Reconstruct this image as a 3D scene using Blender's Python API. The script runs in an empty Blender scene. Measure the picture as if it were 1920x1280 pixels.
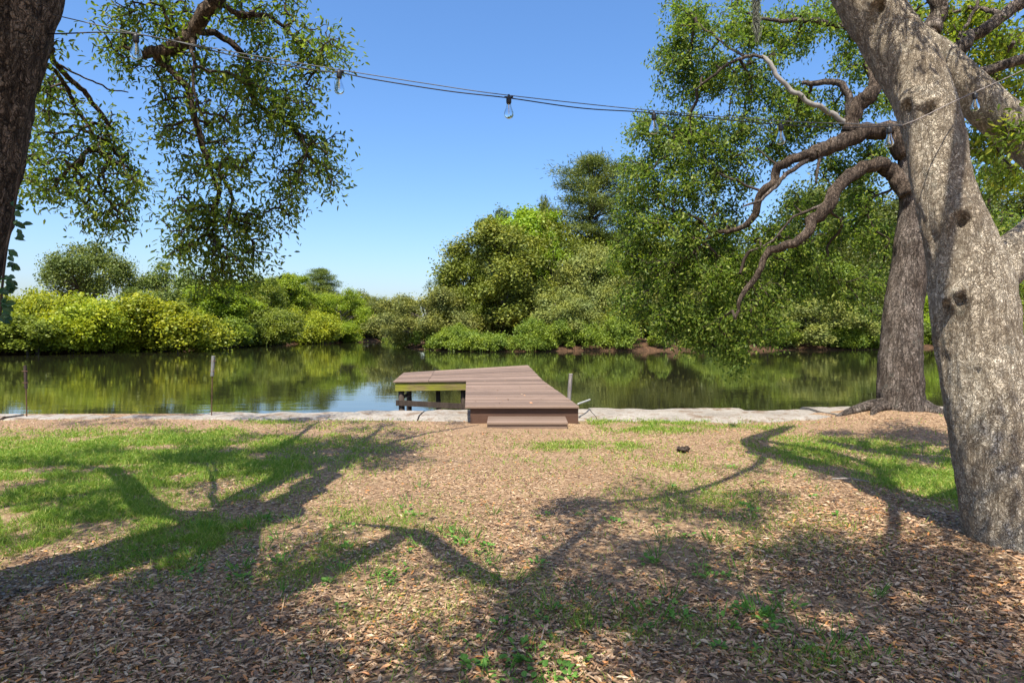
import bpy, math, random
import numpy as np
from mathutils import Vector, noise as mnoise

random.seed(7)
RS = np.random.RandomState(11)
sc = bpy.context.scene
C = sc.collection
F = 1200.0          # focal length in photo pixels (1920 wide)
EYE = 1.6
HOR = 618.0

# ------------------------------------------------------------------ camera, sky, sun
cam_d = bpy.data.cameras.new('camera'); cam = bpy.data.objects.new('camera', cam_d); C.objects.link(cam)
cam.location = (0, 0, EYE); cam.rotation_euler = (math.radians(90), 0, 0)
cam_d.sensor_width = 36; cam_d.lens = 36 * F / 1920
cam_d.shift_y = -(640 - HOR) / 1920
cam_d.clip_start = 0.05; cam_d.clip_end = 3000
sc.camera = cam

SUN = np.array([-.12, -.5, 1.0]); SUN /= np.linalg.norm(SUN)
w = bpy.data.worlds.new('World'); sc.world = w; w.use_nodes = True
nt = w.node_tree; nt.nodes.clear()
out = nt.nodes.new('ShaderNodeOutputWorld'); bg = nt.nodes.new('ShaderNodeBackground')
sky = nt.nodes.new('ShaderNodeTexSky'); sky.sky_type = 'NISHITA'; sky.sun_disc = False
sky.sun_elevation = math.asin(SUN[2]); sky.sun_rotation = math.atan2(SUN[0], SUN[1])
sky.air_density = 1.0; sky.dust_density = 2.0; sky.ozone_density = 6.0; sky.altitude = 0
bg.inputs[1].default_value = 0.15
hs0 = nt.nodes.new('ShaderNodeHueSaturation'); hs0.inputs['Saturation'].default_value = 1.17
nt.links.new(sky.outputs[0], hs0.inputs['Color']); tn0 = nt.nodes.new('ShaderNodeMix'); tn0.data_type = 'RGBA'; tn0.blend_type = 'MULTIPLY'; tn0.inputs[0].default_value = 1; tn0.inputs[7].default_value = (1.03, .95, .94, 1)
nt.links.new(hs0.outputs[0], tn0.inputs[6]); nt.links.new(tn0.outputs[2], bg.inputs[0]); nt.links.new(bg.outputs[0], out.inputs[0])
sl = bpy.data.lights.new('sun', 'SUN'); sl.energy = 5.0; sl.angle = math.radians(.42); sl.color = (1, .93, .82)
so = bpy.data.objects.new('sun', sl); C.objects.link(so)
so.rotation_euler = Vector(SUN).to_track_quat('Z', 'Y').to_euler()
so.location = (0, -20, 40)
vs = sc.view_settings
vs.view_transform = 'Standard'; vs.look = 'None'; vs.gamma = 1; vs.use_curve_mapping = False
vs.exposure = 0.85
sc.cycles.max_bounces = 8; sc.cycles.transparent_max_bounces = 12
sc.cycles.sample_clamp_indirect = 6

# ------------------------------------------------------------------ helpers
def P(px, py, d):
    return np.array([(px - 960) / F * d, d, EYE - (py - HOR) / F * d])
def G(px, py, z=0.0):
    d = F * (EYE - z) / (py - HOR)
    return np.array([(px - 960) / F * d, d, z])
def nrm(a):
    return a / np.maximum(np.linalg.norm(a, axis=-1, keepdims=True), 1e-9)
_perm = np.random.RandomState(3).rand(256, 256)
def vnoise(x, y):
    x = np.asarray(x, float); y = np.asarray(y, float)
    xi = np.floor(x).astype(int); yi = np.floor(y).astype(int); fx = x - xi; fy = y - yi
    fx = fx * fx * (3 - 2 * fx); fy = fy * fy * (3 - 2 * fy)
    g = lambda a, b: _perm[a % 256, b % 256]
    return (g(xi, yi) * (1 - fx) + g(xi + 1, yi) * fx) * (1 - fy) + (g(xi, yi + 1) * (1 - fx) + g(xi + 1, yi + 1) * fx) * fy
def fbm(x, y, o=4):
    s = 0; a = .5; t = 0
    for k in range(o):
        s = s + a * vnoise(x * 2 ** k + 17.3 * k, y * 2 ** k + 5.1 * k); t += a; a *= .5
    return s / t

def tag(o, label=None, cat=None, group=None, kind=None):
    if label: o['label'] = label
    if cat: o['category'] = cat
    if group: o['group'] = group
    if kind: o['kind'] = kind
    return o
def empty(name, loc, label=None, cat=None, group=None):
    o = bpy.data.objects.new(name, None); C.objects.link(o); o.location = [float(v) for v in loc]
    o.empty_display_size = .2
    return tag(o, label, cat, group)
def abs_loc(o):
    v = np.array(o.location); p = o.parent
    while p is not None:
        v = v + np.array(p.location); p = p.parent
    return v
def link(name, me, mat, parent=None):
    o = bpy.data.objects.new(name, me); C.objects.link(o)
    if parent is not None: o.parent = parent
    for m in (mat if isinstance(mat, (list, tuple)) else [mat]): me.materials.append(m)
    return o
def mesh_np(name, V, FA, mat, parent=None, smooth=False, local=False):
    """V (n,3) in world space; FA list of (m,k) index arrays."""
    V = np.asarray(V, np.float32)
    if parent is not None and not local: V = V - abs_loc(parent).astype(np.float32)
    if not isinstance(FA, (list, tuple)): FA = [FA]
    me = bpy.data.meshes.new(name)
    me.vertices.add(len(V)); me.vertices.foreach_set('co', V.ravel())
    idx = np.concatenate([np.asarray(f).ravel() for f in FA]).astype(np.int32)
    tot = np.concatenate([np.full(len(f), np.asarray(f).shape[1]) for f in FA]).astype(np.int32)
    me.loops.add(len(idx)); me.loops.foreach_set('vertex_index', idx)
    me.polygons.add(len(tot))
    me.polygons.foreach_set('loop_start', np.concatenate([[0], np.cumsum(tot)[:-1]]).astype(np.int32))
    me.polygons.foreach_set('loop_total', tot)
    me.polygons.foreach_set('use_smooth', np.full(len(tot), smooth))
    me.update(calc_edges=True); me.validate()
    return link(name, me, mat, parent)

class MB:
    def __init__(s): s.V = []; s.F = {}; s.n = 0
    def add(s, V, Fs):
        V = np.asarray(V, float)
        for f in Fs:
            s.F.setdefault(len(f), []).append([i + s.n for i in f])
        s.V.append(V); s.n += len(V)
    def addq(s, V, Q):
        s.F.setdefault(Q.shape[1], []).extend((Q + s.n).tolist()); s.V.append(np.asarray(V, float)); s.n += len(V)
    def hexa(s, c8):     # 8 corners: bottom 4 ccw, top 4 ccw
        s.add(c8, [(3, 2, 1, 0), (4, 5, 6, 7), (0, 1, 5, 4), (1, 2, 6, 5), (2, 3, 7, 6), (3, 0, 4, 7)])
    def box(s, c, size, rz=0.0, tilt=None):
        x, y, z = np.array(size) / 2
        v = np.array([(-x, -y, -z), (x, -y, -z), (x, y, -z), (-x, y, -z), (-x, -y, z), (x, -y, z), (x, y, z), (-x, y, z)])
        ca, sa = math.cos(rz), math.sin(rz)
        v = v @ np.array([[ca, sa, 0], [-sa, ca, 0], [0, 0, 1]])
        s.hexa(v + np.array(c))
    def tube(s, pts, rad, sides=8, caps=True, fn=None):
        V, Q = tube(pts, rad, sides, fn)
        n0 = s.n
        s.addq(V, Q)
        if caps:
            k = len(V)
            s.F.setdefault(sides, []).append([n0 + i for i in range(sides)][::-1])
            s.F.setdefault(sides, []).append([n0 + k - sides + i for i in range(sides)])
    def lathe(s, prof, origin, sides=12):
        a = np.linspace(0, 2 * np.pi, sides, endpoint=False)
        V = []
        for r, z in prof: V.append(np.stack([r * np.cos(a), r * np.sin(a), np.full(sides, z)], 1))
        V = np.concatenate(V) + np.array(origin)
        Q = []
        for i in range(len(prof) - 1):
            for j in range(sides):
                k = (j + 1) % sides
                Q.append((i * sides + j, i * sides + k, (i + 1) * sides + k, (i + 1) * sides + j))
        s.addq(V, np.array(Q))
    def build(s, name, mat, parent=None, smooth=False, bevel=0, local=False):
        o = mesh_np(name, np.concatenate(s.V), [np.array(f) for f in s.F.values()], mat, parent, smooth, local)
        if bevel:
            m = o.modifiers.new('bevel', 'BEVEL'); m.width = bevel; m.segments = 2; m.limit_method = 'ANGLE'
        return o

def spline(pts, n):
    """Catmull-Rom through pts (k,c) -> (n,c)"""
    p = np.asarray(pts, float); k = len(p)
    if k == 2: t = np.linspace(0, 1, n)[:, None]; return p[0] * (1 - t) + p[1] * t
    q = np.concatenate([[2 * p[0] - p[1]], p, [2 * p[-1] - p[-2]]])
    t = np.linspace(0, k - 1 - 1e-6, n); i = t.astype(int); f = (t - i)[:, None]
    a, b, c, d = q[i], q[i + 1], q[i + 2], q[i + 3]
    return .5 * (2 * b + (c - a) * f + (2 * a - 5 * b + 4 * c - d) * f ** 2 + (3 * b - a - 3 * c + d) * f ** 3)
def frames(pts):
    T = nrm(np.gradient(pts, axis=0)); n = len(pts)
    U = np.zeros_like(pts)
    u = np.cross(T[0], [0, 0, 1.0])
    if np.linalg.norm(u) < .2: u = np.cross(T[0], [0, 1.0, 0])
    for i in range(n):
        u = u - T[i] * np.dot(u, T[i]); u /= np.linalg.norm(u); U[i] = u
    return T, U, np.cross(T, U)
def tube(pts, rad, sides=8, fn=None):
    pts = np.asarray(pts, float); n = len(pts); rad = np.broadcast_to(np.asarray(rad, float), (n,))
    T, U, W = frames(pts)
    a = np.linspace(0, 2 * np.pi, sides, endpoint=False)
    D = U[:, None, :] * np.cos(a)[None, :, None] + W[:, None, :] * np.sin(a)[None, :, None]
    R = np.broadcast_to(rad[:, None], (n, sides)).copy()
    V = pts[:, None, :] + D * R[:, :, None]
    if fn is not None:
        V = V + D * fn(V.reshape(-1, 3)).reshape(n, sides, 1) * R[:, :, None]
    i = np.arange(n - 1)[:, None] * sides; j = np.arange(sides)[None, :]; k = (j + 1) % sides
    Q = np.stack([i + j, i + k, i + sides + k, i + sides + j], -1).reshape(-1, 4)
    return V.reshape(-1, 3), Q

def leaf_mesh(name, pos, axis, nor, L, W, mat, parent=None, six=False, local=False):
    """one small bent blade per leaf"""
    n = len(pos); axis = nrm(axis); side = nrm(np.cross(axis, nor)); up = np.cross(side, axis)
    L = np.broadcast_to(L, (n,))[:, None]; W = np.broadcast_to(W, (n,))[:, None]
    if six:
        v = [pos, pos + axis * L * .33 + side * W * .48 + up * W * .12, pos + axis * L * .7 + side * W * .38 + up * W * .1, pos + axis * L - up * L * .06,
             pos + axis * L * .7 - side * W * .38 + up * W * .1, pos + axis * L * .33 - side * W * .48 + up * W * .12]
        V = np.stack(v, 1).reshape(-1, 3)
        b = np.arange(n)[:, None] * 6
        Q = np.concatenate([b + np.array([[0, 1, 2, 3]]), b + np.array([[0, 3, 4, 5]])])
    else:
        v = [pos, pos + axis * L * .45 + side * W * .5, pos + axis * L, pos + axis * L * .45 - side * W * .5]
        V = np.stack(v, 1).reshape(-1, 3)
        Q = np.arange(n * 4).reshape(n, 4)
    return mesh_np(name, V, Q, mat, parent, False, local)

def grow(limbs, targets, bf=.25, reach=9e9):
    """Prim-like growth: joins each target to the nearest node of the skeleton. limbs: (m,3). -> parents, order"""
    S = np.concatenate([limbs, targets]); m = len(limbs); n = len(targets)
    bd = np.full(n, 1e9); bp = np.zeros(n, int); pl = np.zeros(m + n)
    for c in range(0, m):
        d = np.linalg.norm(targets - limbs[c], axis=1); up = d < bd; bd[up] = d[up]; bp[up] = c
    done = np.zeros(n, bool); par = np.zeros(n, int); order = []
    cost = bd.copy()
    for _ in range(n):
        k = int(np.argmin(np.where(done, 1e12, cost)))
        done[k] = True; par[k] = bp[k]; order.append(k)
        pl[m + k] = pl[bp[k]] + np.linalg.norm(S[m + k] - S[bp[k]])
        d = np.linalg.norm(targets - targets[k], axis=1); cst = d + bf * pl[m + k]
        up = (cst < cost) & ~done; cost[up] = cst[up]; bp[up] = m + k
    return par, order
def twig_tubes(limbs, targets, par, order, rtip=.004, expo=.42, rmax=.05, sides=4, sag=.05):
    S = np.concatenate([limbs, targets]); m = len(limbs); n = len(targets)
    cnt = np.ones(n); haskid = np.zeros(n, bool)
    for k in reversed(order):
        if par[k] >= m: cnt[par[k] - m] += cnt[k]; haskid[par[k] - m] = True
    r = np.minimum(rtip * cnt ** expo, rmax)
    A = S[par]; B = targets
    ra = np.where(par >= m, np.minimum(r[np.maximum(par - m, 0)], r * 1.6), r * 1.25); rb = r
    dirs = B - A; ln = np.linalg.norm(dirs, axis=1, keepdims=True)
    rs = np.random.RandomState(len(targets))
    mid = (A + B) / 2 + rs.normal(0, 1, (n, 3)) * ln * .09 + np.array([0, 0, 1.0]) * ln * sag
    T = nrm(dirs); U = nrm(np.cross(T, np.array([.31, .22, .93]))); Wv = np.cross(T, U)
    a = np.linspace(0, 2 * np.pi, sides, endpoint=False)
    D = U[:, None] * np.cos(a)[None, :, None] + Wv[:, None] * np.sin(a)[None, :, None]
    rings = [A[:, None] + D * ra[:, None, None], mid[:, None] + D * ((ra + rb) / 2)[:, None, None], B[:, None] + D * rb[:, None, None]]
    V = np.stack(rings, 1).reshape(-1, 3)
    base = np.arange(n)[:, None, None] * 3 * sides + np.arange(2)[None, :, None] * sides
    j = np.arange(sides)[None, None, :]; kk = (j + 1) % sides
    Q = np.stack([base + j, base + kk, base + sides + kk, base + sides + j], -1).reshape(-1, 4)
    return V, Q, T, haskid
def sprigs(targets, T, nl, L, spread=.1, droop=.35, rs=RS, wr=.36, clump=None):
    n = len(targets); k = np.repeat(np.arange(n), nl); N = len(k)
    along = rs.uniform(-.22, .16, N)[:, None]
    pos = targets[k] + T[k] * along + rs.normal(0, spread, (N, 3)) + np.array([0, 0, -.04])
    ax = nrm(T[k] * .7 + rs.normal(0, .75, (N, 3)) + np.array([0, 0, -droop]))
    no = nrm(rs.normal(0, .6, (N, 3)) + np.array([0, -.1, .8]))
    Ls = L * rs.uniform(.65, 1.25, N)
    return pos, ax, no, Ls, Ls * wr * rs.uniform(.8, 1.2, N)

# ------------------------------------------------------------------ materials
def newmat(name):
    m = bpy.data.materials.new(name); m.use_nodes = True; n = m.node_tree; n.nodes.clear()
    o = n.nodes.new('ShaderNodeOutputMaterial'); return m, n, o
def N(nt, typ, **kw):
    x = nt.nodes.new(typ)
    for k, v in kw.items():
        if isinstance(k, str) and hasattr(x, k) and k not in ('inputs',): setattr(x, k, v)
    return x
def ramp(nt, fac, stops, interp='LINEAR'):
    r = nt.nodes.new('ShaderNodeValToRGB'); r.color_ramp.interpolation = interp
    e = r.color_ramp.elements
    while len(e) < len(stops): e.new(.5)
    for q, (p, c) in zip(e, stops): q.position = p; q.color = (*c, 1) if len(c) == 3 else c
    nt.links.new(fac, r.inputs[0]); return r.outputs[0]
def mapping(nt, coord, scale):
    t = nt.nodes.new('ShaderNodeTexCoord'); m = nt.nodes.new('ShaderNodeMapping'); m.inputs['Scale'].default_value = scale
    nt.links.new(t.outputs[coord], m.inputs[0]); return m.outputs[0]
def noise(nt, vec, scale, detail=4, rough=.6, dist=0):
    n = nt.nodes.new('ShaderNodeTexNoise'); n.inputs['Scale'].default_value = scale; n.inputs['Detail'].default_value = detail
    n.inputs['Roughness'].default_value = rough; n.inputs['Distortion'].default_value = dist
    if vec is not None: nt.links.new(vec, n.inputs['Vector'])
    return n.outputs['Fac']
def mixc(nt, fac, a, b, blend='MIX'):
    m = nt.nodes.new('ShaderNodeMix'); m.data_type = 'RGBA'; m.blend_type = blend
    for i, v in ((0, fac), (6, a), (7, b)):
        if isinstance(v, (int, float)): m.inputs[i].default_value = v
        elif isinstance(v, tuple): m.inputs[i].default_value = (*v, 1)
        else: nt.links.new(v, m.inputs[i])
    return m.outputs[2]
def math_(nt, op, a, b=0.0):
    m = nt.nodes.new('ShaderNodeMath'); m.operation = op
    for i, v in ((0, a), (1, b)):
        if isinstance(v, (int, float)): m.inputs[i].default_value = v
        else: nt.links.new(v, m.inputs[i])
    return m.outputs[0]
def principled(nt, out, col, rough=.8, spec=.3, bump=None, bstr=.5, bdist=.02):
    p = nt.nodes.new('ShaderNodeBsdfPrincipled')
    if isinstance(col, tuple): p.inputs['Base Color'].default_value = (*col, 1)
    else: nt.links.new(col, p.inputs['Base Color'])
    if isinstance(rough, (int, float)): p.inputs['Roughness'].default_value = rough
    else: nt.links.new(rough, p.inputs['Roughness'])
    p.inputs['Specular IOR Level'].default_value = spec
    if bump is not None:
        b = nt.nodes.new('ShaderNodeBump'); b.inputs['Strength'].default_value = bstr; b.inputs['Distance'].default_value = bdist
        nt.links.new(bump, b.inputs['Height']); nt.links.new(b.outputs[0], p.inputs['Normal'])
    nt.links.new(p.outputs[0], out.inputs[0]); return p

def leaf_mat(name, cols, trans=.4, rough=.45, spec=.35, objvar=0.0, tcol=(1.25, 1.25, .6), pscale=.0):
    m, n, o = newmat(name)
    g = n.nodes.new('ShaderNodeNewGeometry')
    st = [(i / max(1, len(cols) - 1), c) for i, c in enumerate(cols)]
    col = ramp(n, g.outputs['Random Per Island'], st)
    if pscale:
        f = noise(n, mapping(n, 'Object', (1, 1, 1)), pscale, 2)
        col = mixc(n, ramp(n, f, [(.35, (0, 0, 0)), (.65, (1, 1, 1))]), col, mixc(n, 1.0, col, (1.4, 1.22, .75), 'MULTIPLY'))
    if objvar:
        oi = n.nodes.new('ShaderNodeObjectInfo')
        hs = n.nodes.new('ShaderNodeHueSaturation')
        n.links.new(math_(n, 'ADD', math_(n, 'MULTIPLY', oi.outputs['Random'], objvar * .08), .5 - objvar * .04), hs.inputs['Hue'])
        n.links.new(math_(n, 'ADD', math_(n, 'MULTIPLY', oi.outputs['Random'], objvar), 1 - objvar * .5), hs.inputs['Value'])
        n.links.new(col, hs.inputs['Color']); col = hs.outputs[0]
    p = n.nodes.new('ShaderNodeBsdfPrincipled'); n.links.new(col, p.inputs['Base Color'])
    p.inputs['Roughness'].default_value = rough; p.inputs['Specular IOR Level'].default_value = spec
    t = n.nodes.new('ShaderNodeBsdfTranslucent'); n.links.new(mixc(n, 1.0, col, tcol, 'MULTIPLY'), t.inputs[0])
    mx = n.nodes.new('ShaderNodeMixShader'); mx.inputs[0].default_value = trans
    n.links.new(p.outputs[0], mx.inputs[1]); n.links.new(t.outputs[0], mx.inputs[2]); n.links.new(mx.outputs[0], o.inputs[0])
    return m

def bark_mat(name, dark, mid, light, cell=(26, 26, 11), bump=1.0, dist=.02, lichen=.0, fdeep=.30, cw=.085):
    m, n, o = newmat(name)
    v0 = mapping(n, 'Object', (1, 1, 1))
    dn = n.nodes.new('ShaderNodeTexNoise'); dn.inputs['Scale'].default_value = 9; dn.inputs['Detail'].default_value = 6; n.links.new(v0, dn.inputs['Vector'])
    add = n.nodes.new('ShaderNodeMix'); add.data_type = 'VECTOR'; add.inputs[0].default_value = .16
    n.links.new(v0, add.inputs[4]); n.links.new(dn.outputs['Color'], add.inputs[5])
    mp = n.nodes.new('ShaderNodeMapping'); mp.inputs['Scale'].default_value = cell; n.links.new(add.outputs[1], mp.inputs[0])
    vo = n.nodes.new('ShaderNodeTexVoronoi'); vo.feature = 'DISTANCE_TO_EDGE'; vo.inputs['Scale'].default_value = 1; n.links.new(mp.outputs[0], vo.inputs['Vector'])
    mp2 = n.nodes.new('ShaderNodeMapping'); mp2.inputs['Scale'].default_value = (cell[0] * 2.3, cell[1] * 2.3, cell[2] * 2.0); n.links.new(add.outputs[1], mp2.inputs[0])
    vo2 = n.nodes.new('ShaderNodeTexVoronoi'); vo2.feature = 'DISTANCE_TO_EDGE'; vo2.inputs['Scale'].default_value = 1; n.links.new(mp2.outputs[0], vo2.inputs['Vector'])
    crk = ramp(n, noise(n, v0, 6, 4, .6), [(.38, (.75,) * 3), (.62, (0,) * 3)])
    e1 = ramp(n, math_(n, 'ADD', vo.outputs['Distance'], math_(n, 'MULTIPLY', crk, .05)), [(.0, (0, 0, 0)), (cw, (1, 1, 1))])
    e2 = ramp(n, vo2.outputs['Distance'], [(.0, (.5, .5, .5)), (.12, (1, 1, 1))])
    big = noise(n, v0, 3.2, 5, .65); fine = noise(n, v0, 60, 4, .7)
    h = math_(n, 'ADD', math_(n, 'MULTIPLY', math_(n, 'MULTIPLY', e1, e2), .8), math_(n, 'MULTIPLY', fine, .35))
    plate = ramp(n, math_(n, 'ADD', math_(n, 'MULTIPLY', big, .7), math_(n, 'MULTIPLY', fine, .35)), [(.30, mid), (.62, light)])
    fur = noise(n, mapping(n, 'Object', (13, 13, 2.2)), 1, 5, .6, .6)
    furrow = ramp(n, math_(n, 'ABSOLUTE', math_(n, 'SUBTRACT', fur, .5)), [(.0, (fdeep,) * 3), (.045, (1,) * 3)])
    sepc = n.nodes.new('ShaderNodeSeparateColor'); voc = n.nodes.new('ShaderNodeTexVoronoi'); voc.inputs['Scale'].default_value = 1
    n.links.new(mp.outputs[0], voc.inputs['Vector']); n.links.new(voc.outputs['Color'], sepc.inputs[0])
    plate = mixc(n, 1.0, plate, ramp(n, sepc.outputs[0], [(0, (.50, .47, .44)), (.5, (.85, .84, .82)), (1, (1.0, 1.0, 1.0))]), 'MULTIPLY')
    patch = ramp(n, noise(n, v0, 1.7, 6, .7), [(.3, (.62, .58, .55)), (.6, (1, 1, 1))])
    plate = mixc(n, 1.0, plate, patch, 'MULTIPLY')
    h = math_(n, 'ADD', h, math_(n, 'MULTIPLY', furrow, .9))
    col = mixc(n, math_(n, 'MULTIPLY', math_(n, 'MULTIPLY', e1, e2), furrow), dark, plate)
    if lichen:
        l = ramp(n, noise(n, v0, 5.5, 6, .7), [(.58, (0, 0, 0)), (.66, (1, 1, 1))])
        col = mixc(n, math_(n, 'MULTIPLY', l, lichen), col, (.33, .34, .28))
    principled(n, o, col, .9, .15, h, bump, dist); return m

def plain(name, col, rough=.6, spec=.4, var=.3, scale=(8, 8, 8), bump=.2, metal=0):
    m, n, o = newmat(name)
    f = noise(n, mapping(n, 'Object', scale), 1, 6, .65)
    c = ramp(n, f, [(.3, tuple(x * (1 - var) for x in col)), (.7, tuple(min(1, x * (1 + var)) for x in col))])
    p = principled(n, o, c, rough, spec, f, bump, .01); p.inputs['Metallic'].default_value = metal
    return m

M = {}
# ground mulch
def ground_mat():
    m, n, o = newmat('mulch_ground')
    v = mapping(n, 'Object', (1, 1, 1))
    vo = n.nodes.new('ShaderNodeTexVoronoi'); vo.inputs['Scale'].default_value = 48; vo.inputs['Randomness'].default_value = 1
    dn = n.nodes.new('ShaderNodeTexNoise'); dn.inputs['Scale'].default_value = 20; dn.inputs['Detail'].default_value = 3; n.links.new(v, dn.inputs['Vector'])
    add = n.nodes.new('ShaderNodeMix'); add.data_type = 'VECTOR'; add.inputs[0].default_value = .05
    n.links.new(v, add.inputs[4]); n.links.new(dn.outputs['Color'], add.inputs[5]); n.links.new(add.outputs[1], vo.inputs['Vector'])
    sep = n.nodes.new('ShaderNodeSeparateColor'); n.links.new(vo.outputs['Color'], sep.inputs[0])
    fine = noise(n, v, 140, 4, .7); big = noise(n, v, .55, 5, .6); med = noise(n, v, 3.5, 5, .65)
    chip = ramp(n, sep.outputs[0], [(0, (.09, .053, .029)), (.35, (.225, .14, .076)), (.75, (.385, .258, .15)), (1, (.55, .41, .265))])
    soil = ramp(n, math_(n, 'ADD', math_(n, 'MULTIPLY', fine, .6), math_(n, 'MULTIPLY', med, .4)), [(.3, (.115, .072, .041)), (.7, (.375, .252, .153))])
    col = mixc(n, ramp(n, big, [(.35, (.25,) * 3), (.6, (.85,) * 3)]), soil, chip)
    gp = ramp(n, noise(n, v, 2.2, 6, .7), [(.56, (0, 0, 0)), (.68, (1, 1, 1))])
    at = n.nodes.new('ShaderNodeAttribute'); at.attribute_name = 'turf'
    col = mixc(n, math_(n, 'ADD', math_(n, 'MULTIPLY', gp, .15), math_(n, 'MULTIPLY', at.outputs['Fac'], .75)), col, mixc(n, med, (.07, .10, .02), (.17, .19, .05)))
    h = math_(n, 'ADD', math_(n, 'MULTIPLY', vo.outputs['Distance'], .6), math_(n, 'MULTIPLY', fine, .5))
    principled(n, o, col, .95, .1, h, .9, .02); return m
M['ground'] = ground_mat()
def litter_mat():
    m, n, o = newmat('dry_leaf')
    g = n.nodes.new('ShaderNodeNewGeometry')
    col = ramp(n, g.outputs['Random Per Island'], [(0, (.07, .037, .018)), (.2, (.16, .088, .044)), (.45, (.31, .183, .095)), (.68, (.41, .265, .145)), (.85, (.53, .40, .255)), (.94, (.44, .175, .05)), (1, (.50, .25, .07))])
    p = principled(n, o, col, .5, .5); return m
M['litter'] = litter_mat()
M['grass'] = leaf_mat('grass_blade', [(.10, .19, .02), (.19, .32, .035), (.15, .27, .03), (.30, .38, .055), (.42, .40, .12)], .35, .5, .3)
M['weed'] = leaf_mat('weed_leaf', [(.07, .17, .03), (.12, .27, .04), (.18, .33, .06)], .35, .5, .3)
M['oak_leaf'] = leaf_mat('oak_leaf', [(.062, .10, .017), (.115, .175, .028), (.18, .245, .04), (.33, .36, .065)], .50, .5, .25, 0.0, (1.1, 1.3, .6))
M['oak_leaf_fresh'] = leaf_mat('oak_leaf_fresh', [(.08, .13, .016), (.14, .21, .025), (.22, .30, .035), (.36, .36, .045)], .52, .5, .25)
M['vine_leaf'] = leaf_mat('vine_leaf', [(.03, .075, .03), (.05, .12, .035)], .3, .4, .4)
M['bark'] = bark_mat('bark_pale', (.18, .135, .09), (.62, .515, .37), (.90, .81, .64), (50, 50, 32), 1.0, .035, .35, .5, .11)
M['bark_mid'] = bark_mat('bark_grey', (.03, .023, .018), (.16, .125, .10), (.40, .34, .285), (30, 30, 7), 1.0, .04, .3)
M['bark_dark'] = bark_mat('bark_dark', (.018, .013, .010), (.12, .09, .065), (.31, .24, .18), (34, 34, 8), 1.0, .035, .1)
M['twig'] = plain('twig_bark', (.055, .042, .032), .9, .1)
M['twig_pale'] = plain('dead_limb', (.22, .205, .18), .9, .1)
M['far_bark'] = plain('far_bark', (.10, .085, .07), .9, .1, .4, (3, 3, 1))
M['moss'] = leaf_mat('spanish_moss', [(.16, .17, .13), (.24, .25, .20)], .3, .9, .05)

def deck_mat(name, col, dark, grain_axis):
    m, n, o = newmat(name)
    s = (1.2, 40, 40) if grain_axis == 'x' else (40, 1.2, 40)
    g = n.nodes.new('ShaderNodeNewGeometry')
    gr = noise(n, mapping(n, 'Object', s), 1, 5, .7); bl = noise(n, mapping(n, 'Object', (1.3, 1.3, 1.3)), 1, 6, .7)
    c = ramp(n, gr, [(.3, tuple(x * .72 for x in col)), (.7, tuple(x * 1.15 for x in col))])
    c = mixc(n, ramp(n, g.outputs['Random Per Island'], [(0, (0,) * 3), (.55, (.3,) * 3), (.8, (.75,) * 3), (1, (1,) * 3)]), c, tuple(x * .5 for x in col))
    st = ramp(n, bl, [(.5, (0, 0, 0)), (.68, (1, 1, 1))])
    c = mixc(n, math_(n, 'MULTIPLY', st, .4), c, dark)
    principled(n, o, c, .75, .25, gr, .35, .004); return m
M['deck'] = deck_mat('deck_board', (.240, .167, .122), (.105, .072, .052), 'x')
M['skirt'] = deck_mat('deck_skirt', (.115, .062, .04), (.05, .03, .02), 'x')
M['step'] = deck_mat('step_board', (.24, .168, .122), (.11, .075, .052), 'x')
def mossy():
    m, n, o = newmat('mossy_timber')
    gr = noise(n, mapping(n, 'Object', (2, 30, 30)), 1, 5, .7); bl = noise(n, mapping(n, 'Object', (2.5, 2.5, 5)), 1, 6, .7)
    a = ramp(n, gr, [(.3, (.10, .075, .03)), (.7, (.28, .22, .09))])
    b = ramp(n, gr, [(.3, (.12, .13, .015)), (.7, (.27, .26, .035))])
    c = mixc(n, ramp(n, bl, [(.4, (0, 0, 0)), (.6, (1, 1, 1))]), a, b)
    principled(n, o, c, .9, .15, gr, .5, .01); return m
M['mossy'] = mossy()
M['pile'] = plain('wet_pile', (.05, .036, .026), .8, .3, .5, (12, 12, 3), .6)
M['post'] = plain('weathered_post', (.21, .185, .165), .9, .1, .4, (30, 30, 5), .5)
M['white'] = plain('pale_board', (.40, .40, .37), .6, .3, .12)
M['rust'] = plain('rusty_steel', (.10, .055, .033), .85, .3, .5, (30, 30, 30), .4)
M['stake_sleeve'] = plain('grey_sleeve', (.17, .17, .16), .7, .3, .4, (30, 30, 20), .4)
M['dark_sleeve'] = plain('dark_sleeve', (.045, .03, .024), .8, .3, .5, (30, 30, 20), .4)
M['rubber'] = plain('black_rubber', (.012, .012, .014), .5, .4, .2)
M['wire'] = plain('guide_wire', (.09, .095, .10), .5, .5, .2)
def concrete():
    m, n, o = newmat('sandy_concrete')
    v = mapping(n, 'Object', (1, 1, 1))
    a = noise(n, v, 1.3, 6, .7); b = noise(n, v, 30, 5, .7)
    c = ramp(n, math_(n, 'ADD', math_(n, 'MULTIPLY', a, .55), math_(n, 'MULTIPLY', b, .45)), [(.33, (.13, .11, .085)), (.5, (.28, .255, .215)), (.66, (.42, .395, .35))])
    c = mixc(n, ramp(n, noise(n, v, 2.6, 6, .75), [(.50, (0, 0, 0)), (.60, (1, 1, 1))]), c, (.17, .125, .085))
    principled(n, o, c, .95, .1, b, .7, .02); return m
M['concrete'] = concrete()
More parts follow.
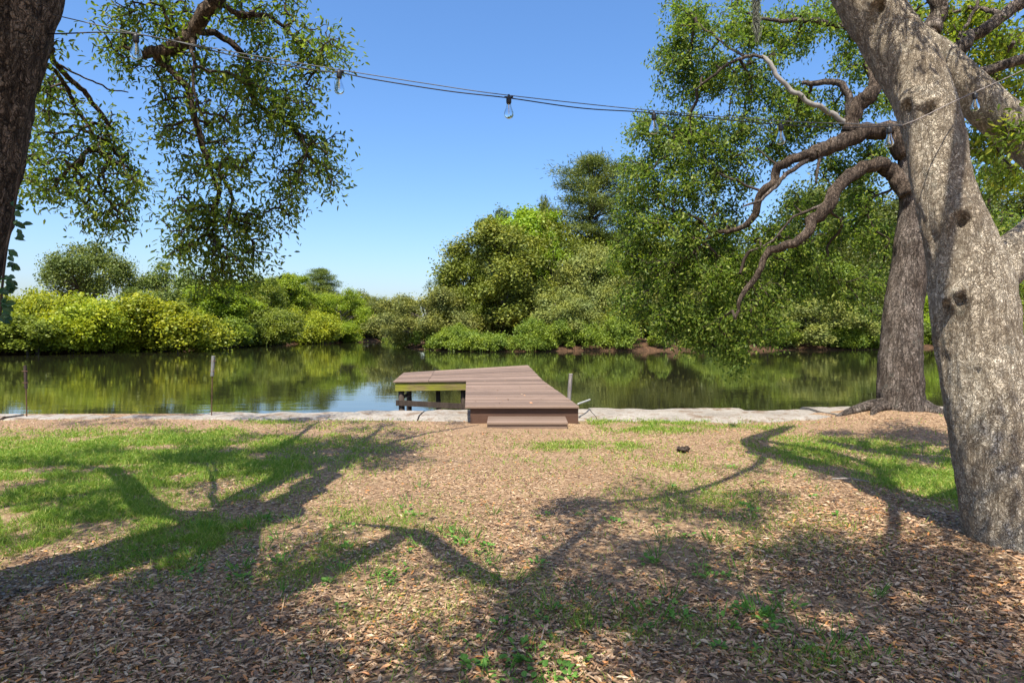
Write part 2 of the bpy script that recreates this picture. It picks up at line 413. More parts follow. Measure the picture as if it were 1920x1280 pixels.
def bank():
    m, n, o = newmat('bank_soil')
    v = mapping(n, 'Object', (1, 1, 1))
    a = noise(n, v, .5, 6, .7); b = noise(n, v, 6, 5, .7)
    c = ramp(n, math_(n, 'ADD', math_(n, 'MULTIPLY', a, .4), math_(n, 'MULTIPLY', b, .6)), [(.35, (.02, .014, .01)), (.5, (.07, .042, .025)), (.68, (.22, .12, .065))])
    principled(n, o, c, .95, .05, b, .8, .15); return m
M['bank'] = bank()
def water():
    m, n, o = newmat('river_water')
    v = mapping(n, 'Object', (.55, 1.9, 1)); v2 = mapping(n, 'Object', (2.2, 6.5, 1))
    a = noise(n, v, 1, 3, .55); b = noise(n, v2, 1, 2, .5)
    mask = ramp(n, noise(n, mapping(n, 'Object', (.05, .16, 1)), 1, 3, .6), [(.38, (.25,) * 3), (.62, (1,) * 3)])
    h = math_(n, 'MULTIPLY', math_(n, 'ADD', a, math_(n, 'MULTIPLY', b, .25)), mask)
    p = principled(n, o, (.018, .019, .009), .02, .5, h, .10, .05)
    p.inputs['IOR'].default_value = 1.48; return m
M['water'] = water()
def glass():
    m, n, o = newmat('bulb_glass')
    p = principled(n, o, (.93, .97, 1.0), .03, .5); p.inputs['Transmission Weight'].default_value = 1; p.inputs['IOR'].default_value = 1.12
    return m
M['glass'] = glass()
M['filament'] = plain('filament', (.85, .72, .45), .4, .5, .1)

# ------------------------------------------------------------------ terrain
T2 = G(1688, 782); T1 = np.array([3.66, 4.62, 0])
def gz(x, y):
    z = (fbm(x * .45 + 3, y * .45 + 9, 4) - .5) * .12 + (fbm(x * 2.6, y * 2.6, 3) - .5) * .03
    for c, r, a in ((T2, 1.1, .17), (T1, .8, .07), ((.25, 10.3), 1.1, .03)):
        z = z + a * np.exp(-((x - c[0]) ** 2 + (y - c[1]) ** 2) / r ** 2)
    fl = np.clip((y - 10.2) / 1.2, 0, 1); keep = np.exp(-((x - T2[0]) ** 2 + (y - T2[1]) ** 2) / 4)
    return z * (1 - fl * (1 - keep) * .8)
def shade_edge(x):   # lawn's edge where the concrete begins
    return 11.25 + np.interp(x, [-9, -2, 1], [.35, .2, 0]) + .35 * (fbm(x * .5 + 40, x * 0 + 2, 3) - .5)
def ground_blob(x, y, blobs):
    m = np.zeros(len(x))
    for px, py, rx, ry, a in blobs:      # ellipses as (pixel) spots on the lawn, turned into metres
        c = G(px, py); r1 = rx / F * c[1]; r2 = abs(G(px, py - ry)[1] - G(px, py + ry)[1]) / 2
        m = np.maximum(m, a * np.exp(-(((x - c[0]) / r1) ** 2 + ((y - c[1]) / r2) ** 2) ** 1.5))
    return m
GB = [(150, 850, 420, 45, 1.0), (350, 830, 200, 25, 1.0), (100, 960, 330, 70, .95), (-200, 900, 400, 90, 1), (330, 1000, 170, 50, .55), (480, 880, 90, 40, .7), (200, 1040, 260, 40, .4), (600, 980, 250, 50, .10), (400, 1080, 120, 40, .22), (560, 1060, 160, 40, .16), (1240, 797, 190, 12, .75), (1100, 833, 110, 9, .5), (1600, 850, 180, 35, .45), (1720, 890, 110, 50, .75), (1850, 900, 160, 50, .6), (1300, 870, 80, 10, .15),
      (1330, 930, 160, 40, .12), (1150, 1160, 170, 30, .14), (1250, 1180, 110, 25, .14), (1520, 1240, 120, 30, .12), (900, 1080, 120, 40, .10), (990, 1180, 90, 80, .09), (760, 1180, 150, 60, .07), (500, 800, 90, 12, .45), (650, 800, 120, 12, .18), (1450, 1000, 200, 60, .06), (1200, 840, 300, 40, .05)]
xs = np.concatenate([np.linspace(-60, -13, 30)[:-1], np.linspace(-13, 13, 260), np.linspace(13, 60, 30)[1:]])
ys = np.concatenate([np.linspace(-60, 1.5, 30)[:-1], np.linspace(1.5, 12.2, 150)])
X, Y = np.meshgrid(xs, ys)
V = np.stack([X, Y, gz(X, Y)], -1).reshape(-1, 3)
nx, ny = len(xs), len(ys)
i, j = np.meshgrid(np.arange(nx - 1), np.arange(ny - 1))
Q = np.stack([j * nx + i, j * nx + i + 1, (j + 1) * nx + i + 1, (j + 1) * nx + i], -1).reshape(-1, 4)
lo = tag(mesh_np('lawn', V, Q, M['ground'], smooth=True), kind='structure')
tf = ground_blob(V[:, 0], V[:, 1], GB) * np.clip((fbm(V[:, 0] * 1.6 + 5, V[:, 1] * 1.6, 4) - .30) * 4.0, .06, 1)
lo.data.attributes.new('turf', 'FLOAT', 'POINT').data.foreach_set('value', np.clip(tf, 0, 1).astype(np.float32))
WZ = -.7
mb = MB(); mb.add([(-400, 11.9, WZ), (400, 11.9, WZ), (400, 420, WZ), (-400, 420, WZ)], [(0, 1, 2, 3)])
tag(mb.build('river', M['water']), kind='structure')

# far banks: height field from the distance to the shoreline
POLY = np.array([(-300, -80), (-300, 20), (-110, 38), (-60, 49), (-47, 58.7), (-39.5, 65.7), (-38, 86), (-33, 108), (-26.5, 127), (-23, 150), (-8, 185),
                 (2, 185), (-6, 150), (-13, 112), (-16, 92), (-12, 76), (-8.5, 72), (-3.3, 66), (8, 69), (26, 71), (42, 74.6), (55, 81), (75, 82), (300, 86), (300, -80)], float)
def inside(px, py, poly):
    r = np.zeros(px.shape, bool); n = len(poly)
    for a in range(n):
        x1, y1 = poly[a]; x2, y2 = poly[(a + 1) % n]
        c = ((y1 > py) != (y2 > py)) & (px < (x2 - x1) * (py - y1) / (y2 - y1 + 1e-12) + x1)
        r ^= c
    return r
def shore_dist(px, py):
    d = np.full(px.shape, 1e9); n = len(POLY)
    for a in range(n):
        p, q = POLY[a], POLY[(a + 1) % n]; e = q - p
        t = np.clip(((px - p[0]) * e[0] + (py - p[1]) * e[1]) / (e @ e), 0, 1)
        d = np.minimum(d, np.hypot(px - p[0] - t * e[0], py - p[1] - t * e[1]))
    return np.where(inside(px, py, POLY), -d, d)
def bank_z(x, y):
    s = shore_dist(x, y) + (fbm(x * .25, y * .25, 3) - .5) * 2.0
    z = np.interp(s, [-6, -1, 0, 1.2, 3, 8, 25, 80, 400], [-2.5, -1.0, -.75, -.35, -.1, .45, 1.2, 3.0, 8.0])
    return z + (fbm(x * .6, y * .6, 4) - .5) * .35 * np.clip(s / 2, 0, 1)
xs = np.concatenate([np.linspace(-420, -75, 50)[:-1], np.linspace(-75, 90, 230), np.linspace(90, 420, 50)[1:]])
ys = np.concatenate([np.linspace(14, 50, 20)[:-1], np.linspace(50, 130, 130), np.linspace(130, 500, 60)[1:]])
X, Y = np.meshgrid(xs, ys); nx, ny = len(xs), len(ys)
V = np.stack([X, Y, bank_z(X, Y)], -1).reshape(-1, 3)
i, j = np.meshgrid(np.arange(nx - 1), np.arange(ny - 1))
Q = np.stack([j * nx + i, j * nx + i + 1, (j + 1) * nx + i + 1, (j + 1) * nx + i], -1).reshape(-1, 4)
tag(mesh_np('river_bank', V, Q, M['bank'], smooth=True), kind='structure')

# ------------------------------------------------------------------ sea wall of rough slabs
sw = empty('sea_wall', (0, 12, 0), 'low sea wall of pale rough broken concrete between lawn and river', 'sea wall')
x = -24.0; rs = np.random.RandomState(5)
while x < 24:
    L = rs.uniform(1.3, 3.4); x1 = x + L
    far = np.interp((x + x1) / 2, [-12, -3, 0, 4, 9], [11.95, 12.3, 12.45, 12.85, 13.0]) + rs.uniform(-.16, .16)
    n1, n2 = max(8, int(L / .12)), 18
    gx = np.linspace(x + .012, x1 - .012, n1); t = np.linspace(0, 1, n2)
    XX, TT = np.meshgrid(gx, t)
    near = shade_edge(XX) - .35
    fe = far + (fbm(XX * 1.4 + 7, XX * 0 + 3, 4) - .5) * .4
    YY = near + (fe - near) * TT
    dz = rs.uniform(-.015, .03); sl_ = rs.uniform(-.015, .015)
    ZZ = .035 + dz + sl_ * (XX - x) + (fbm(XX * 3, YY * 3, 4) - .5) * .06 - .09 * np.clip(1 - TT / .28, 0, 1) - .05 * np.clip((TT - .9) / .1, 0, 1) ** 2
    top = np.stack([XX, YY, ZZ], -1).reshape(-1, 3)
    i, j = np.meshgrid(np.arange(n1 - 1), np.arange(n2 - 1))
    Q = np.stack([j * n1 + i, j * n1 + i + 1, (j + 1) * n1 + i + 1, (j + 1) * n1 + i], -1).reshape(-1, 4)
    ring = np.concatenate([np.arange(n1), np.arange(1, n2) * n1 + n1 - 1, (n2 - 1) * n1 + np.arange(n1 - 2, -1, -1), np.arange(n2 - 2, 0, -1) * n1])
    bot = top[ring].copy(); bot[:, 2] = -1.6
    k = len(ring); a = np.arange(k); b = (a + 1) % k
    S = np.stack([ring[b], ring[a], len(top) + a, len(top) + b], -1)
    mesh_np('concrete_slab', np.concatenate([top, bot]), [np.concatenate([Q, S[:, ::-1]])], M['concrete'], sw, smooth=False)
    x = x1

# ------------------------------------------------------------------ dock
A_ = P(737, 715, 15.4); B_ = P(874, 713, 15.4); C_ = P(1017, 712, 15.4); D_ = P(990, 684, 19.6); E_ = P(757, 698, 18.2)
FL = P(872, 763, 10.75); FR = P(1086, 760, 10.75)
z0 = (FL[2] + FR[2]) / 2; FL[2] = FR[2] = z0
dock = empty('wooden_dock', ((FL + FR) / 2 * [1, 1, 0]), 'weathered brown plank dock reaching out over the river from the sea wall', 'dock')
TH = .035
def boards(a, b, c, d, n, gap, over=0.0, seams=(), jit=.0):
    """quad a-b (near edge) to d-c (far edge), split into n boards running a->b"""
    mb = MB(); rsb = np.random.RandomState(n)
    for k in range(n):
        t0 = k / n; t1 = (k + 1) / n - gap
        l0, l1 = a + (d - a) * t0, a + (d - a) * t1; r0, r1 = b + (c - b) * t0, b + (c - b) * t1
        cuts = [0] + [s + rsb.uniform(-jit, jit) for s in seams] + [1]
        dz = rsb.uniform(-.007, .007)
        for q in range(len(cuts) - 1):
            u0, u1 = cuts[q] + (.001 if q else 0), cuts[q + 1] - (.001 if q < len(cuts) - 2 else 0)
            top = [l0 + (r0 - l0) * u0, l0 + (r0 - l0) * u1, l1 + (r1 - l1) * u1, l1 + (r1 - l1) * u0]
            top = [p + [0, 0, dz] for p in top]
            mb.hexa([p - [0, 0, TH] for p in top] + top)
    return mb
mb = boards(FL, FR, C_, B_, 27, .0042)
mb.build('walkway_deck', M['deck'], dock, bevel=.004)
mb = boards(A_ + [0, .012, 0], C_ + [0, .012, 0], D_, E_, 20, .0042, seams=(.235,), jit=.0)
mb.build('platform_deck', M['deck'], dock, bevel=.004)
mb = MB()      # front skirt and side skirts
ins = .055
mb.hexa([(FL[0] + ins + .03, 10.800, -.04), (FR[0] - .01, 10.800, -.04), (FR[0] - .01, 10.845, -.04), (FL[0] + ins + .03, 10.845, -.04),
         (FL[0] + ins + .03, 10.800, z0 - TH - .004), (FR[0] - .01, 10.800, z0 - TH - .004), (FR[0] - .01, 10.845, z0 - TH - .004), (FL[0] + ins + .03, 10.845, z0 - TH - .004)])
mb.build('front_skirt', M['skirt'], dock, bevel=.004)
for s0, s1, dx in ((FL, B_, ins + .03), (FR, C_, -.055)):
    mb = MB(); a = s0 + [dx, .1, -TH - .005]; b = s1 + [dx, 0, -TH - .005]
    mb.hexa([a - [0, 0, .3], a - [-.04, 0, .3], b - [-.04, 0, .22], b - [0, 0, .22], a, a + [.04, 0, 0], b + [.04, 0, 0], b])
    mb.build('side_beam', M['skirt'], dock)
mb = MB(); a = A_ + [.04, .04, -TH - .004]; b = B_ + [-.003, .04, -TH - .004]; h = .20
mb.hexa([a - [0, 0, h], b - [0, 0, h], b + [0, .05, -h], a + [0, .05, -h], a, b, b + [0, .05, 0], a + [0, .05, 0]])
mb.build('mossy_beam', M['mossy'], dock, bevel=.004)
mb = MB(); a = E_ + [.05, -.1, -TH - .006]; b = D_ + [-.06, -.1, -TH - .006]
mb.hexa([a - [0, 0, h], b - [0, 0, h], b + [0, .05, -h], a + [0, .05, -h], a, b, b + [0, .05, 0], a + [0, .05, 0]])
a = A_ + [.045, .12, -TH - .006]; b = E_ + [.05, -.12, -TH - .006]
mb.hexa([a - [0, 0, h], a + [.05, 0, -h], b + [.05, 0, -h], b - [0, 0, h], a, a + [.05, 0, 0], b + [.05, 0, 0], b])
mb.build('frame_beam', M['pile'], dock)
for px, d, wd in ((752, 15.55, .15), (766, 17.9, .15), (821, 15.9, .12), (868, 15.6, .13), (905, 19.0, .14), (985, 18.9, .14), (1010, 15.8, .14), (895, 13.0, .13)):
    mb = MB(); cx = (px - 960) / F * d
    zt = .30 if d < 17 else .36
    mb.tube([(cx, d, -2.2), (cx + .02, d, -.4), (cx, d, zt - .07)], [wd * .52, wd * .5, wd * .46], 10)
    mb.build('pile', M['pile'], dock, smooth=True)
mb = MB(); a = P(742, 750, 15.45); b = P(874, 757, 15.42)
mb.hexa([a - [0, 0, .13], b - [0, 0, .13], b + [0, .05, -.13], a + [0, .05, -.13], a, b, b + [0, .05, 0], a + [0, .05, 0]])
mb.build('cross_brace', M['pile'], dock)
mb = MB(); a = P(771, 736, 15.9); b = P(752, 746, 15.9)
mb.tube([a, b], .045, 6); mb.build('diagonal_brace', M['pile'], dock)

st = empty('dock_step', (.23, 10.1, 0), 'low wooden box step on the mulch in front of the dock', 'step')
s0, s1 = P(913, 792, 10.2), P(1065, 791, 10.2)
mb = MB()
for k in range(3):
    y0 = 10.19 + k * .183; za, zb_ = .122 + k * .010, .122 + (k + .95) * .010
    mb.hexa([(s0[0], y0, za - .036), (s1[0], y0, za - .036), (s1[0], y0 + .176, zb_ - .036), (s0[0], y0 + .176, zb_ - .036),
             (s0[0], y0, za), (s1[0], y0, za), (s1[0], y0 + .176, zb_), (s0[0], y0 + .176, zb_)])
mb.build('tread', M['step'], st, bevel=.004)
mb = MB(); mb.box(((s0[0] + s1[0]) / 2, 10.225, .02), (s1[0] - s0[0] - .02, .035, .128)); mb.build('riser', M['step'], st, bevel=.003)
for sx in (s0[0] + .02, s1[0] - .02):
    mb = MB(); mb.box((sx, 10.48, .02), (.035, .46, .128)); mb.build('side_panel', M['step'], st)

mp = P(1075, 750, 12.3)
tg = empty('mooring_post', (mp[0], 12.3, -.7), 'short weathered grey wooden post standing in the water beside the dock', 'post')
mb = MB(); mb.tube([(mp[0] - .02, 12.3 + .9, -1.6), (mp[0], 12.3 + .9, .2), (mp[0] + .035, 12.3 + .9, .68)], [.044, .042, .040], 12)
mb.build('post_shaft', M['post'], tg, smooth=False, bevel=.006)
mb = MB(); mb.tube([(mp[0] + .035, 13.2, .676), (mp[0] + .036, 13.2, .694)], [.044, .038], 12); mb.build('post_cap', M['post'], tg)
mb = MB(); a = P(1084, 757, 11.2); b = P(1106, 749, 12.3)
mb.tube([a, b], .017, 8)
tag(mb.build('pale_pipe', M['white'], bevel=.004), 'short pale pipe sticking out past the front corner of the dock', 'pipe')

for (px, yt, ym, yb, mat, lab, ln) in ((49, 685, 728, 778, 'dark_sleeve', 'thin rusty metal stake with dark brown sleeve at the water edge', -1),
                                     (398, 667, 705, 775, 'stake_sleeve', 'thin metal stake with a grey sleeve leaning slightly at the water edge', 1)):
    d = 11.75; b0 = P(px + 2 * -ln, yb + 4, d); m0 = P(px + (0 if ln > 0 else 0), ym, d); t0 = P(px + 2 * ln, yt, d)
    s = empty('metal_stake', b0, lab, 'stake', 'metal stakes at the water edge')
    mb = MB(); mb.tube([b0 - [0, 0, .4], m0, t0 * .97 + m0 * .03], .011, 8); mb.build('rod', M['rust'], s)
    mb = MB(); mb.tube([m0, t0], .032 if ln > 0 else .026, 10); mb.build('sleeve', M[mat], s, bevel=.004)
    for f in (.25, .75):
        q = m0 + (t0 - m0) * f
        mb = MB(); mb.tube([q - [.05, .02, 0], q + [.06, -.02, 0]], .008, 6); mb.build('hook', M['rust'], s)

# ------------------------------------------------------------------ string lights
def cablepts(pix):
    return spline([P(*p) for p in pix], 90)
sl_o = empty('string_lights', P(954, 195, 4.0), 'black festoon cable with clear glass bulbs strung between two oaks', 'string lights')
dd = lambda px: 3.5 + (px - 100) * (4.55 - 3.5) / 1590 if px < 1690 else 4.55 + (px - 1690) * .0035
wire = [(95, 27), (250, 62), (450, 100), (636, 131), (800, 157), (954, 179), (1226, 208), (1464, 227), (1600, 232), (1692, 234)]
cord = [(88, 64), (255, 64), (450, 107), (600, 133), (636, 136), (700, 149), (840, 171), (954, 184), (1090, 203), (1226, 212), (1464, 234), (1580, 239), (1667, 237), (1692, 236)]
for nm, pts, r, mt in (('guide_wire', wire, .0028, 'wire'), ('lamp_cord', cord, .0036, 'rubber')):
    mb = MB(); mb.tube(cablepts([(x_, y_, dd(x_) - (.0 if nm == 'guide_wire' else .006)) for x_, y_ in pts]), r, 6); mb.build(nm, M[mt], sl_o, smooth=True)
mb = MB(); mb.tube(cablepts([(1690, 236, 4.62), (1700, 232, 4.60), (1725, 222, 4.62), (1790, 190, 4.8), (1830, 172, 5.0), (1905, 138, 5.5), (1990, 95, 6)]), .0042, 6); mb.build('guide_wire', M['post'], sl_o, smooth=True)
for (px, ytop, kz) in ((255, 62, 1), (636, 130, 1), (954, 178, 1), (1226, 209, 1), (1464, 230, 1), (1667, 236, 1), (1828, 172, 1)):
    d = dd(px) if px < 1700 else 4.98
    o = P(px, ytop + 3, d - .006)
    k = .84
    so_ = MB(); so_.lathe([(.0005, .012), (.006, .012), (.008, 0), (.015, -.004), (.0165, -.014), (.0165, -.038), (.014, -.046), (.0005, -.046)], o, 14)
    so_.tube([o - [.028, 0, .004], o + [.028, 0, -.004]], .005, 6)
    sk = so_.build('light_bulb', M['rubber'], sl_o, smooth=True)
    g = MB(); g.lathe([(.0135, -.047), (.0145, -.056), (.019, -.074), (.0265, -.092), (.0305, -.108), (.030, -.120), (.024, -.132), (.013, -.139), (.0006, -.141)], o, 20)
    g.build('glass_globe', M['glass'], sk, smooth=True)
    f = MB(); f.tube([o + [0, 0, -.047], o + [0, 0, -.07]], .003, 6); f.tube([o + [-.003, 0, -.068], o + [-.003, 0, -.112], o + [.003, 0, -.112], o + [.003, 0, -.068]], .0013, 5)
    f.build('filament', M['filament'], sk)

# ------------------------------------------------------------------ near oaks: trunks
def bark_fn(knots=(), seed=0, amp=.06, ridge=.03):
    def fn(V):
        r = np.zeros(len(V))
        for i in range(len(V)):
            p = V[i]
            r[i] = amp * 1.6 * mnoise.fractal(Vector((p[0] * 2.2 + seed, p[1] * 2.2, p[2] * 1.1)), 1.0, 2.0, 3)
            r[i] += ridge * mnoise.fractal(Vector((p[0] * 16 + seed, p[1] * 16, p[2] * 4.5)), .8, 2.0, 3)
        for (c, rad, a) in knots:
            dv = V - c; d = np.linalg.norm(dv - [0, 0, rad * .30], axis=1) / rad; e = np.linalg.norm((dv + [0, 0, rad * .22]) * [1, 1, .8], axis=1) / rad
            wob = np.array([mnoise.noise(Vector(v * (2.2 / rad))) for v in dv]) * .35
            r += a * (1 + wob) * (np.exp(-d ** 2 * 1.1) - 1.15 * np.exp(-(e / .36) ** 2))
        return r
    return fn
def on_surface(c, p, r):
    k = int(np.argmin(np.linalg.norm(p - c, axis=1))); v = c - p[k]; return p[k] + v / np.linalg.norm(v) * r[k]
def pathpx(rows, n=60):
    """rows of (px, py, depth, width_px) -> points, radii"""
    pr = [np.append(P(a, b, d), w_ * d / F / 2) for a, b, d, w_ in rows]
    s = spline(pr, n); return s[:, :3], s[:, 3]
def limb_world(rows, n=30):
    s = spline(np.asarray(rows, float), n); return s[:, :3], s[:, 3]

SK = {}     # skeleton samples for each tree
def add_limb(tree, name, pts, rad, mat, sides=12, fn=None):
    mb = MB(); mb.tube(pts, rad, sides, True, fn)
    o = mb.build(name, mat, SK[tree]['root'], smooth=True)
    SK[tree]['pts'].append((pts, rad, o)); return o
def join_twigs(o, V, Q, mat):
    """adds twig tubes to the limb they grow from"""
    me = o.data; nv = len(me.vertices); co = np.empty(nv * 3, np.float32); me.vertices.foreach_get('co', co)
    groups = {}
    for p in me.polygons: groups.setdefault(p.loop_total, []).append(list(p.vertices))
    FA = [np.array(g) for g in groups.values()]; n0 = sum(len(f) for f in FA)
    V = np.asarray(V, np.float32) - abs_loc(o.parent).astype(np.float32)
    tmp = mesh_np(o.name, np.concatenate([co.reshape(-1, 3), V]), FA + [Q + nv], [me.materials[0], mat], None, True)
    new = tmp.data; mi = np.zeros(len(new.polygons), np.int32); mi[n0:] = 1; new.polygons.foreach_set('material_index', mi)
    bpy.data.objects.remove(tmp); o.data = new

# ---- left oak (leaning over the frame's edge)
lr = empty('oak_tree', (-3.42, 3.42, 0), 'oak with a dark furrowed trunk leaning in beside the vine and the hanging branches', 'tree')
SK['left'] = dict(root=lr, pts=[])
rows = [(-3.5, 3.42, -.35, .50), (-3.47, 3.42, .1, .42), (-3.40, 3.42, .6, .36), (-3.27, 3.42, 1.3, .325), (-3.11, 3.4, 2.0, .315), (-2.96, 3.4, 2.7, .315), (-2.84, 3.4, 3.3, .325), (-2.74, 3.4, 3.9, .34), (-2.66, 3.38, 4.4, .33)]
p_, r_ = limb_world(rows, 110)
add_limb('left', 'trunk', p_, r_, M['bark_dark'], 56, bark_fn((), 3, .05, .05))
SK['left']['pts'] = []
def kink(p, r):
    q = np.array([[mnoise.fractal(Vector((v[0] * 2.1 + k * 9, v[1] * 2.1, v[2] * 2.1)), .9, 2.0, 4) for k in range(3)] for v in p])
    t = np.clip(np.arange(len(p)) / 4, 0, 1)[:, None]
    return p + q * (.05 + np.minimum(r, .1)[:, None] * .8) * t
def L(name, rows, n=30, sides=12, mat='bark_dark', tree='left'):
    p, r = limb_world(rows, n); p = kink(p, r) if name == 'bough' else p; r = r * (.74 if name == 'limb' and tree == 'left' else 1); add_limb(tree, name, p, r, M[mat], sides, bark_fn((), 9, .08, .04))
Z = np.array([.12, .5, 0])
def lift(px, py, z):      # the point that throws its shade on that spot of the lawn
    g = G(px, py); z = max(.74 * z, 1.75 + .4375 * g[1]); q = g - Z * z; return [q[0], q[1], z]
a0 = [-2.62, 3.4, 4.1]
# limb over the picture: shade of the forked branch running to the dock
L('limb', [a0 + [.30], lift(450, 945, 4.9) + [.22], lift(500, 915, 5.6) + [.20], lift(560, 888, 6.4) + [.17], lift(620, 862, 7.2) + [.13], lift(690, 845, 8.0) + [.10], lift(790, 815, 9.0) + [.06], lift(900, 798, 10) + [.025]])
L('limb', [lift(525, 905, 5.9) + [.16], lift(535, 880, 6.4) + [.14], lift(530, 845, 7.0) + [.12], lift(560, 815, 8.0) + [.08], lift(600, 790, 9.0) + [.04]])
L('limb', [lift(640, 858, 7.3) + [.10], lift(680, 830, 8) + [.07], lift(720, 800, 9) + [.04]], 16)
# limb to the left, shade across the grass
L('limb', [a0 + [.24], lift(330, 970, 4.9) + [.19], lift(270, 945, 5.4) + [.16], lift(235, 905, 6.2) + [.13], lift(190, 880, 7.0) + [.10], lift(80, 870, 7.6) + [.07], lift(-100, 880, 8.4) + [.03]])
L('limb', [lift(250, 925, 5.8) + [.12], lift(150, 935, 6.4) + [.09], lift(0, 955, 7.0) + [.05]], 16)
# limb towards the viewer: shade of the branch in the front of the lawn
L('limb', [[-2.7, 3.3, 3.9, .26], lift(420, 1130, 5.2) + [.22], lift(530, 1105, 5.9) + [.19], lift(640, 1062, 6.5) + [.17], lift(710, 1030, 7.0) + [.15], lift(775, 1003, 7.5) + [.14], lift(850, 1050, 7.9) + [.13], lift(930, 1095, 8.2) + [.12], lift(1000, 1090, 8.5) + [.10], lift(1060, 1030, 9.0) + [.07], lift(1110, 990, 9.5) + [.05], lift(1160, 960, 10) + [.02]], 50)
L('limb', [lift(775, 1003, 7.5) + [.10], lift(720, 990, 8.0) + [.06], lift(640, 980, 8.5) + [.03]], 14)
L('limb', [lift(985, 1095, 8.5) + [.10], lift(960, 1180, 8.6) + [.09], lift(980, 1290, 8.6) + [.08], lift(1000, 1500, 8.4) + [.08]], 16)
L('limb', [[-2.75, 3.3, 3.9, .14], lift(250, 1180, 5.5) + [.09], lift(130, 1215, 6.2) + [.07], lift(-100, 1300, 6.8) + [.04]], 16)
OVER = list(SK['left']['pts'])
SK['left']['pts'] = []
# hanging boughs that the photograph shows
def LP(name, rows, n=40, sides=10, tree='left', mat='bark_dark'):
    p, r = pathpx(rows, n); p = kink(p, r); add_limb(tree, name, p, r, M[mat], sides, bark_fn((), 5, .10, .03))
p1 = P(392, 0, 6.0)
L('bough', [[-2.6, 3.5, 4.2, .20], [-2.6, 4.4, 5.1, .15], [-2.75, 5.4, 5.35, .11], list(P(400, -60, 6.0)) + [.085], list(p1) + [.075], list(P(368, 55, 6.1)) + [.075], list(P(335, 83, 6.15)) + [.07], list(P(300, 98, 6.2)) + [.06], list(P(275, 112, 6.25)) + [.035]], 50)
LP('bough', [(292, 105, 6.2, 14), (322, 142, 6.25, 13), (350, 180, 6.3, 12), (372, 225, 6.35, 12), (390, 290, 6.4, 11), (405, 340, 6.4, 9), (400, 400, 6.45, 6), (396, 460, 6.5, 3)])
LP('bough', [(372, 60, 6.1, 13), (405, 66, 6.3, 13), (440, 90, 6.4, 12), (466, 130, 6.5, 11), (480, 178, 6.5, 10), (506, 205, 6.6, 8), (540, 235, 6.7, 5), (565, 270, 6.7, 3)])
LP('bough', [(395, -10, 6.0, 13), (420, 12, 6.1, 10), (460, 30, 6.2, 9), (510, 34, 6.3, 7), (560, 80, 6.4, 4), (600, 130, 6.5, 3)])
LP('bough', [(390, 300, 6.4, 8), (420, 325, 6.5, 6), (430, 380, 6.5, 5), (425, 430, 6.6, 3)], 20)
LP('bough', [(360, 75, 6.1, 9), (365, 110, 5.9, 6), (372, 170, 5.8, 5), (395, 230, 5.8, 3)], 20)
LP('bough', [(20, 20, 3.75, 30), (60, 40, 4.6, 16), (92, 80, 5.4, 10), (112, 120, 5.9, 9), (150, 158, 6.2, 9), (190, 210, 6.4, 7), (215, 250, 6.5, 4)])
LP('bough', [(60, 50, 4.7, 11), (85, 100, 5.6, 8), (125, 160, 6.2, 7), (160, 225, 6.4, 6), (185, 290, 6.5, 3)])
LP('bough', [(112, 122, 5.9, 4), (160, 140, 6.2, 3), (200, 165, 6.4, 3), (240, 178, 6.5, 2)], 20, 6)
VIS = list(SK['left']['pts'])

def samples(plist, step=.12, rmin=0):
    o = []
    for p, r, _o in plist:
        d = np.concatenate([[0], np.cumsum(np.linalg.norm(np.diff(p, axis=0), axis=1))])
        t = np.arange(0, d[-1], step)
        o.append(np.stack([np.interp(t, d, p[:, k]) for k in range(3)], 1))
    return np.concatenate(o), np.concatenate([np.full(len(q), k) for k, q in enumerate(o)])
def ell_targets(ells, rs):
    """ellipses (px, py, rx, ry, depth, spread, n)"""
    o = []
    for px, py, rx, ry, d, sp, n in ells:
        m = max(2, n // 4)
        q = rs.normal(0, 1, (m, 3)); q = q / np.linalg.norm(q, axis=1, keepdims=True) * (rs.uniform(0, 1, (m, 1)) ** .45)
        k = rs.randint(0, m, n); k[:m] = np.arange(m)
        q = q[k] + rs.normal(0, 1, (n, 3)) * np.array([7.5 / rx * 10 / d * .9, 6.5 / ry * 10 / d * .9, .12])
        dep = d + q[:, 2] * sp
        o.append(np.stack([(px + q[:, 0] * rx - 960) / F * dep, dep, EYE - (py + q[:, 1] * ry - HOR) / F * dep], 1))
    return np.concatenate(o)
def foliage(tree, limbs, T, mat, nl, Lf, seed, twigmat='twig', rtip=.0036, rmax=.03, spread=.085, droop=.35, bf=.22, six=True, name='crown', wr=.36, expo=.4):
    rs = np.random.RandomState(seed)
    S, lid = samples(limbs)
    par, order = grow(S, T, bf)
    V, Q, D, kid = twig_tubes(S, T, par, order, rtip, expo, rmax)
    root = SK[tree]['root']; own = np.zeros(len(T), int)
    for k in order: own[k] = lid[par[k]] if par[k] < len(S) else own[par[k] - len(S)]
    V3 = V.reshape(len(T), -1, 3); nvt = V3.shape[1]; Q1 = Q.reshape(len(T), -1, Q.shape[1])[0]
    for q, (_p, _r, ob) in enumerate(limbs):
        m = own == q
        if m.any(): join_twigs(ob, V3[m].reshape(-1, 3), (Q1[None] + (np.arange(m.sum()) * nvt)[:, None, None]).reshape(-1, Q.shape[1]), M[twigmat])
    pos, ax, no, Ls, Ws = sprigs(T, D, nl, Lf, spread, droop, rs, wr)
    return leaf_mesh(name, pos, ax, no, Ls, Ws, M[mat], root, six)

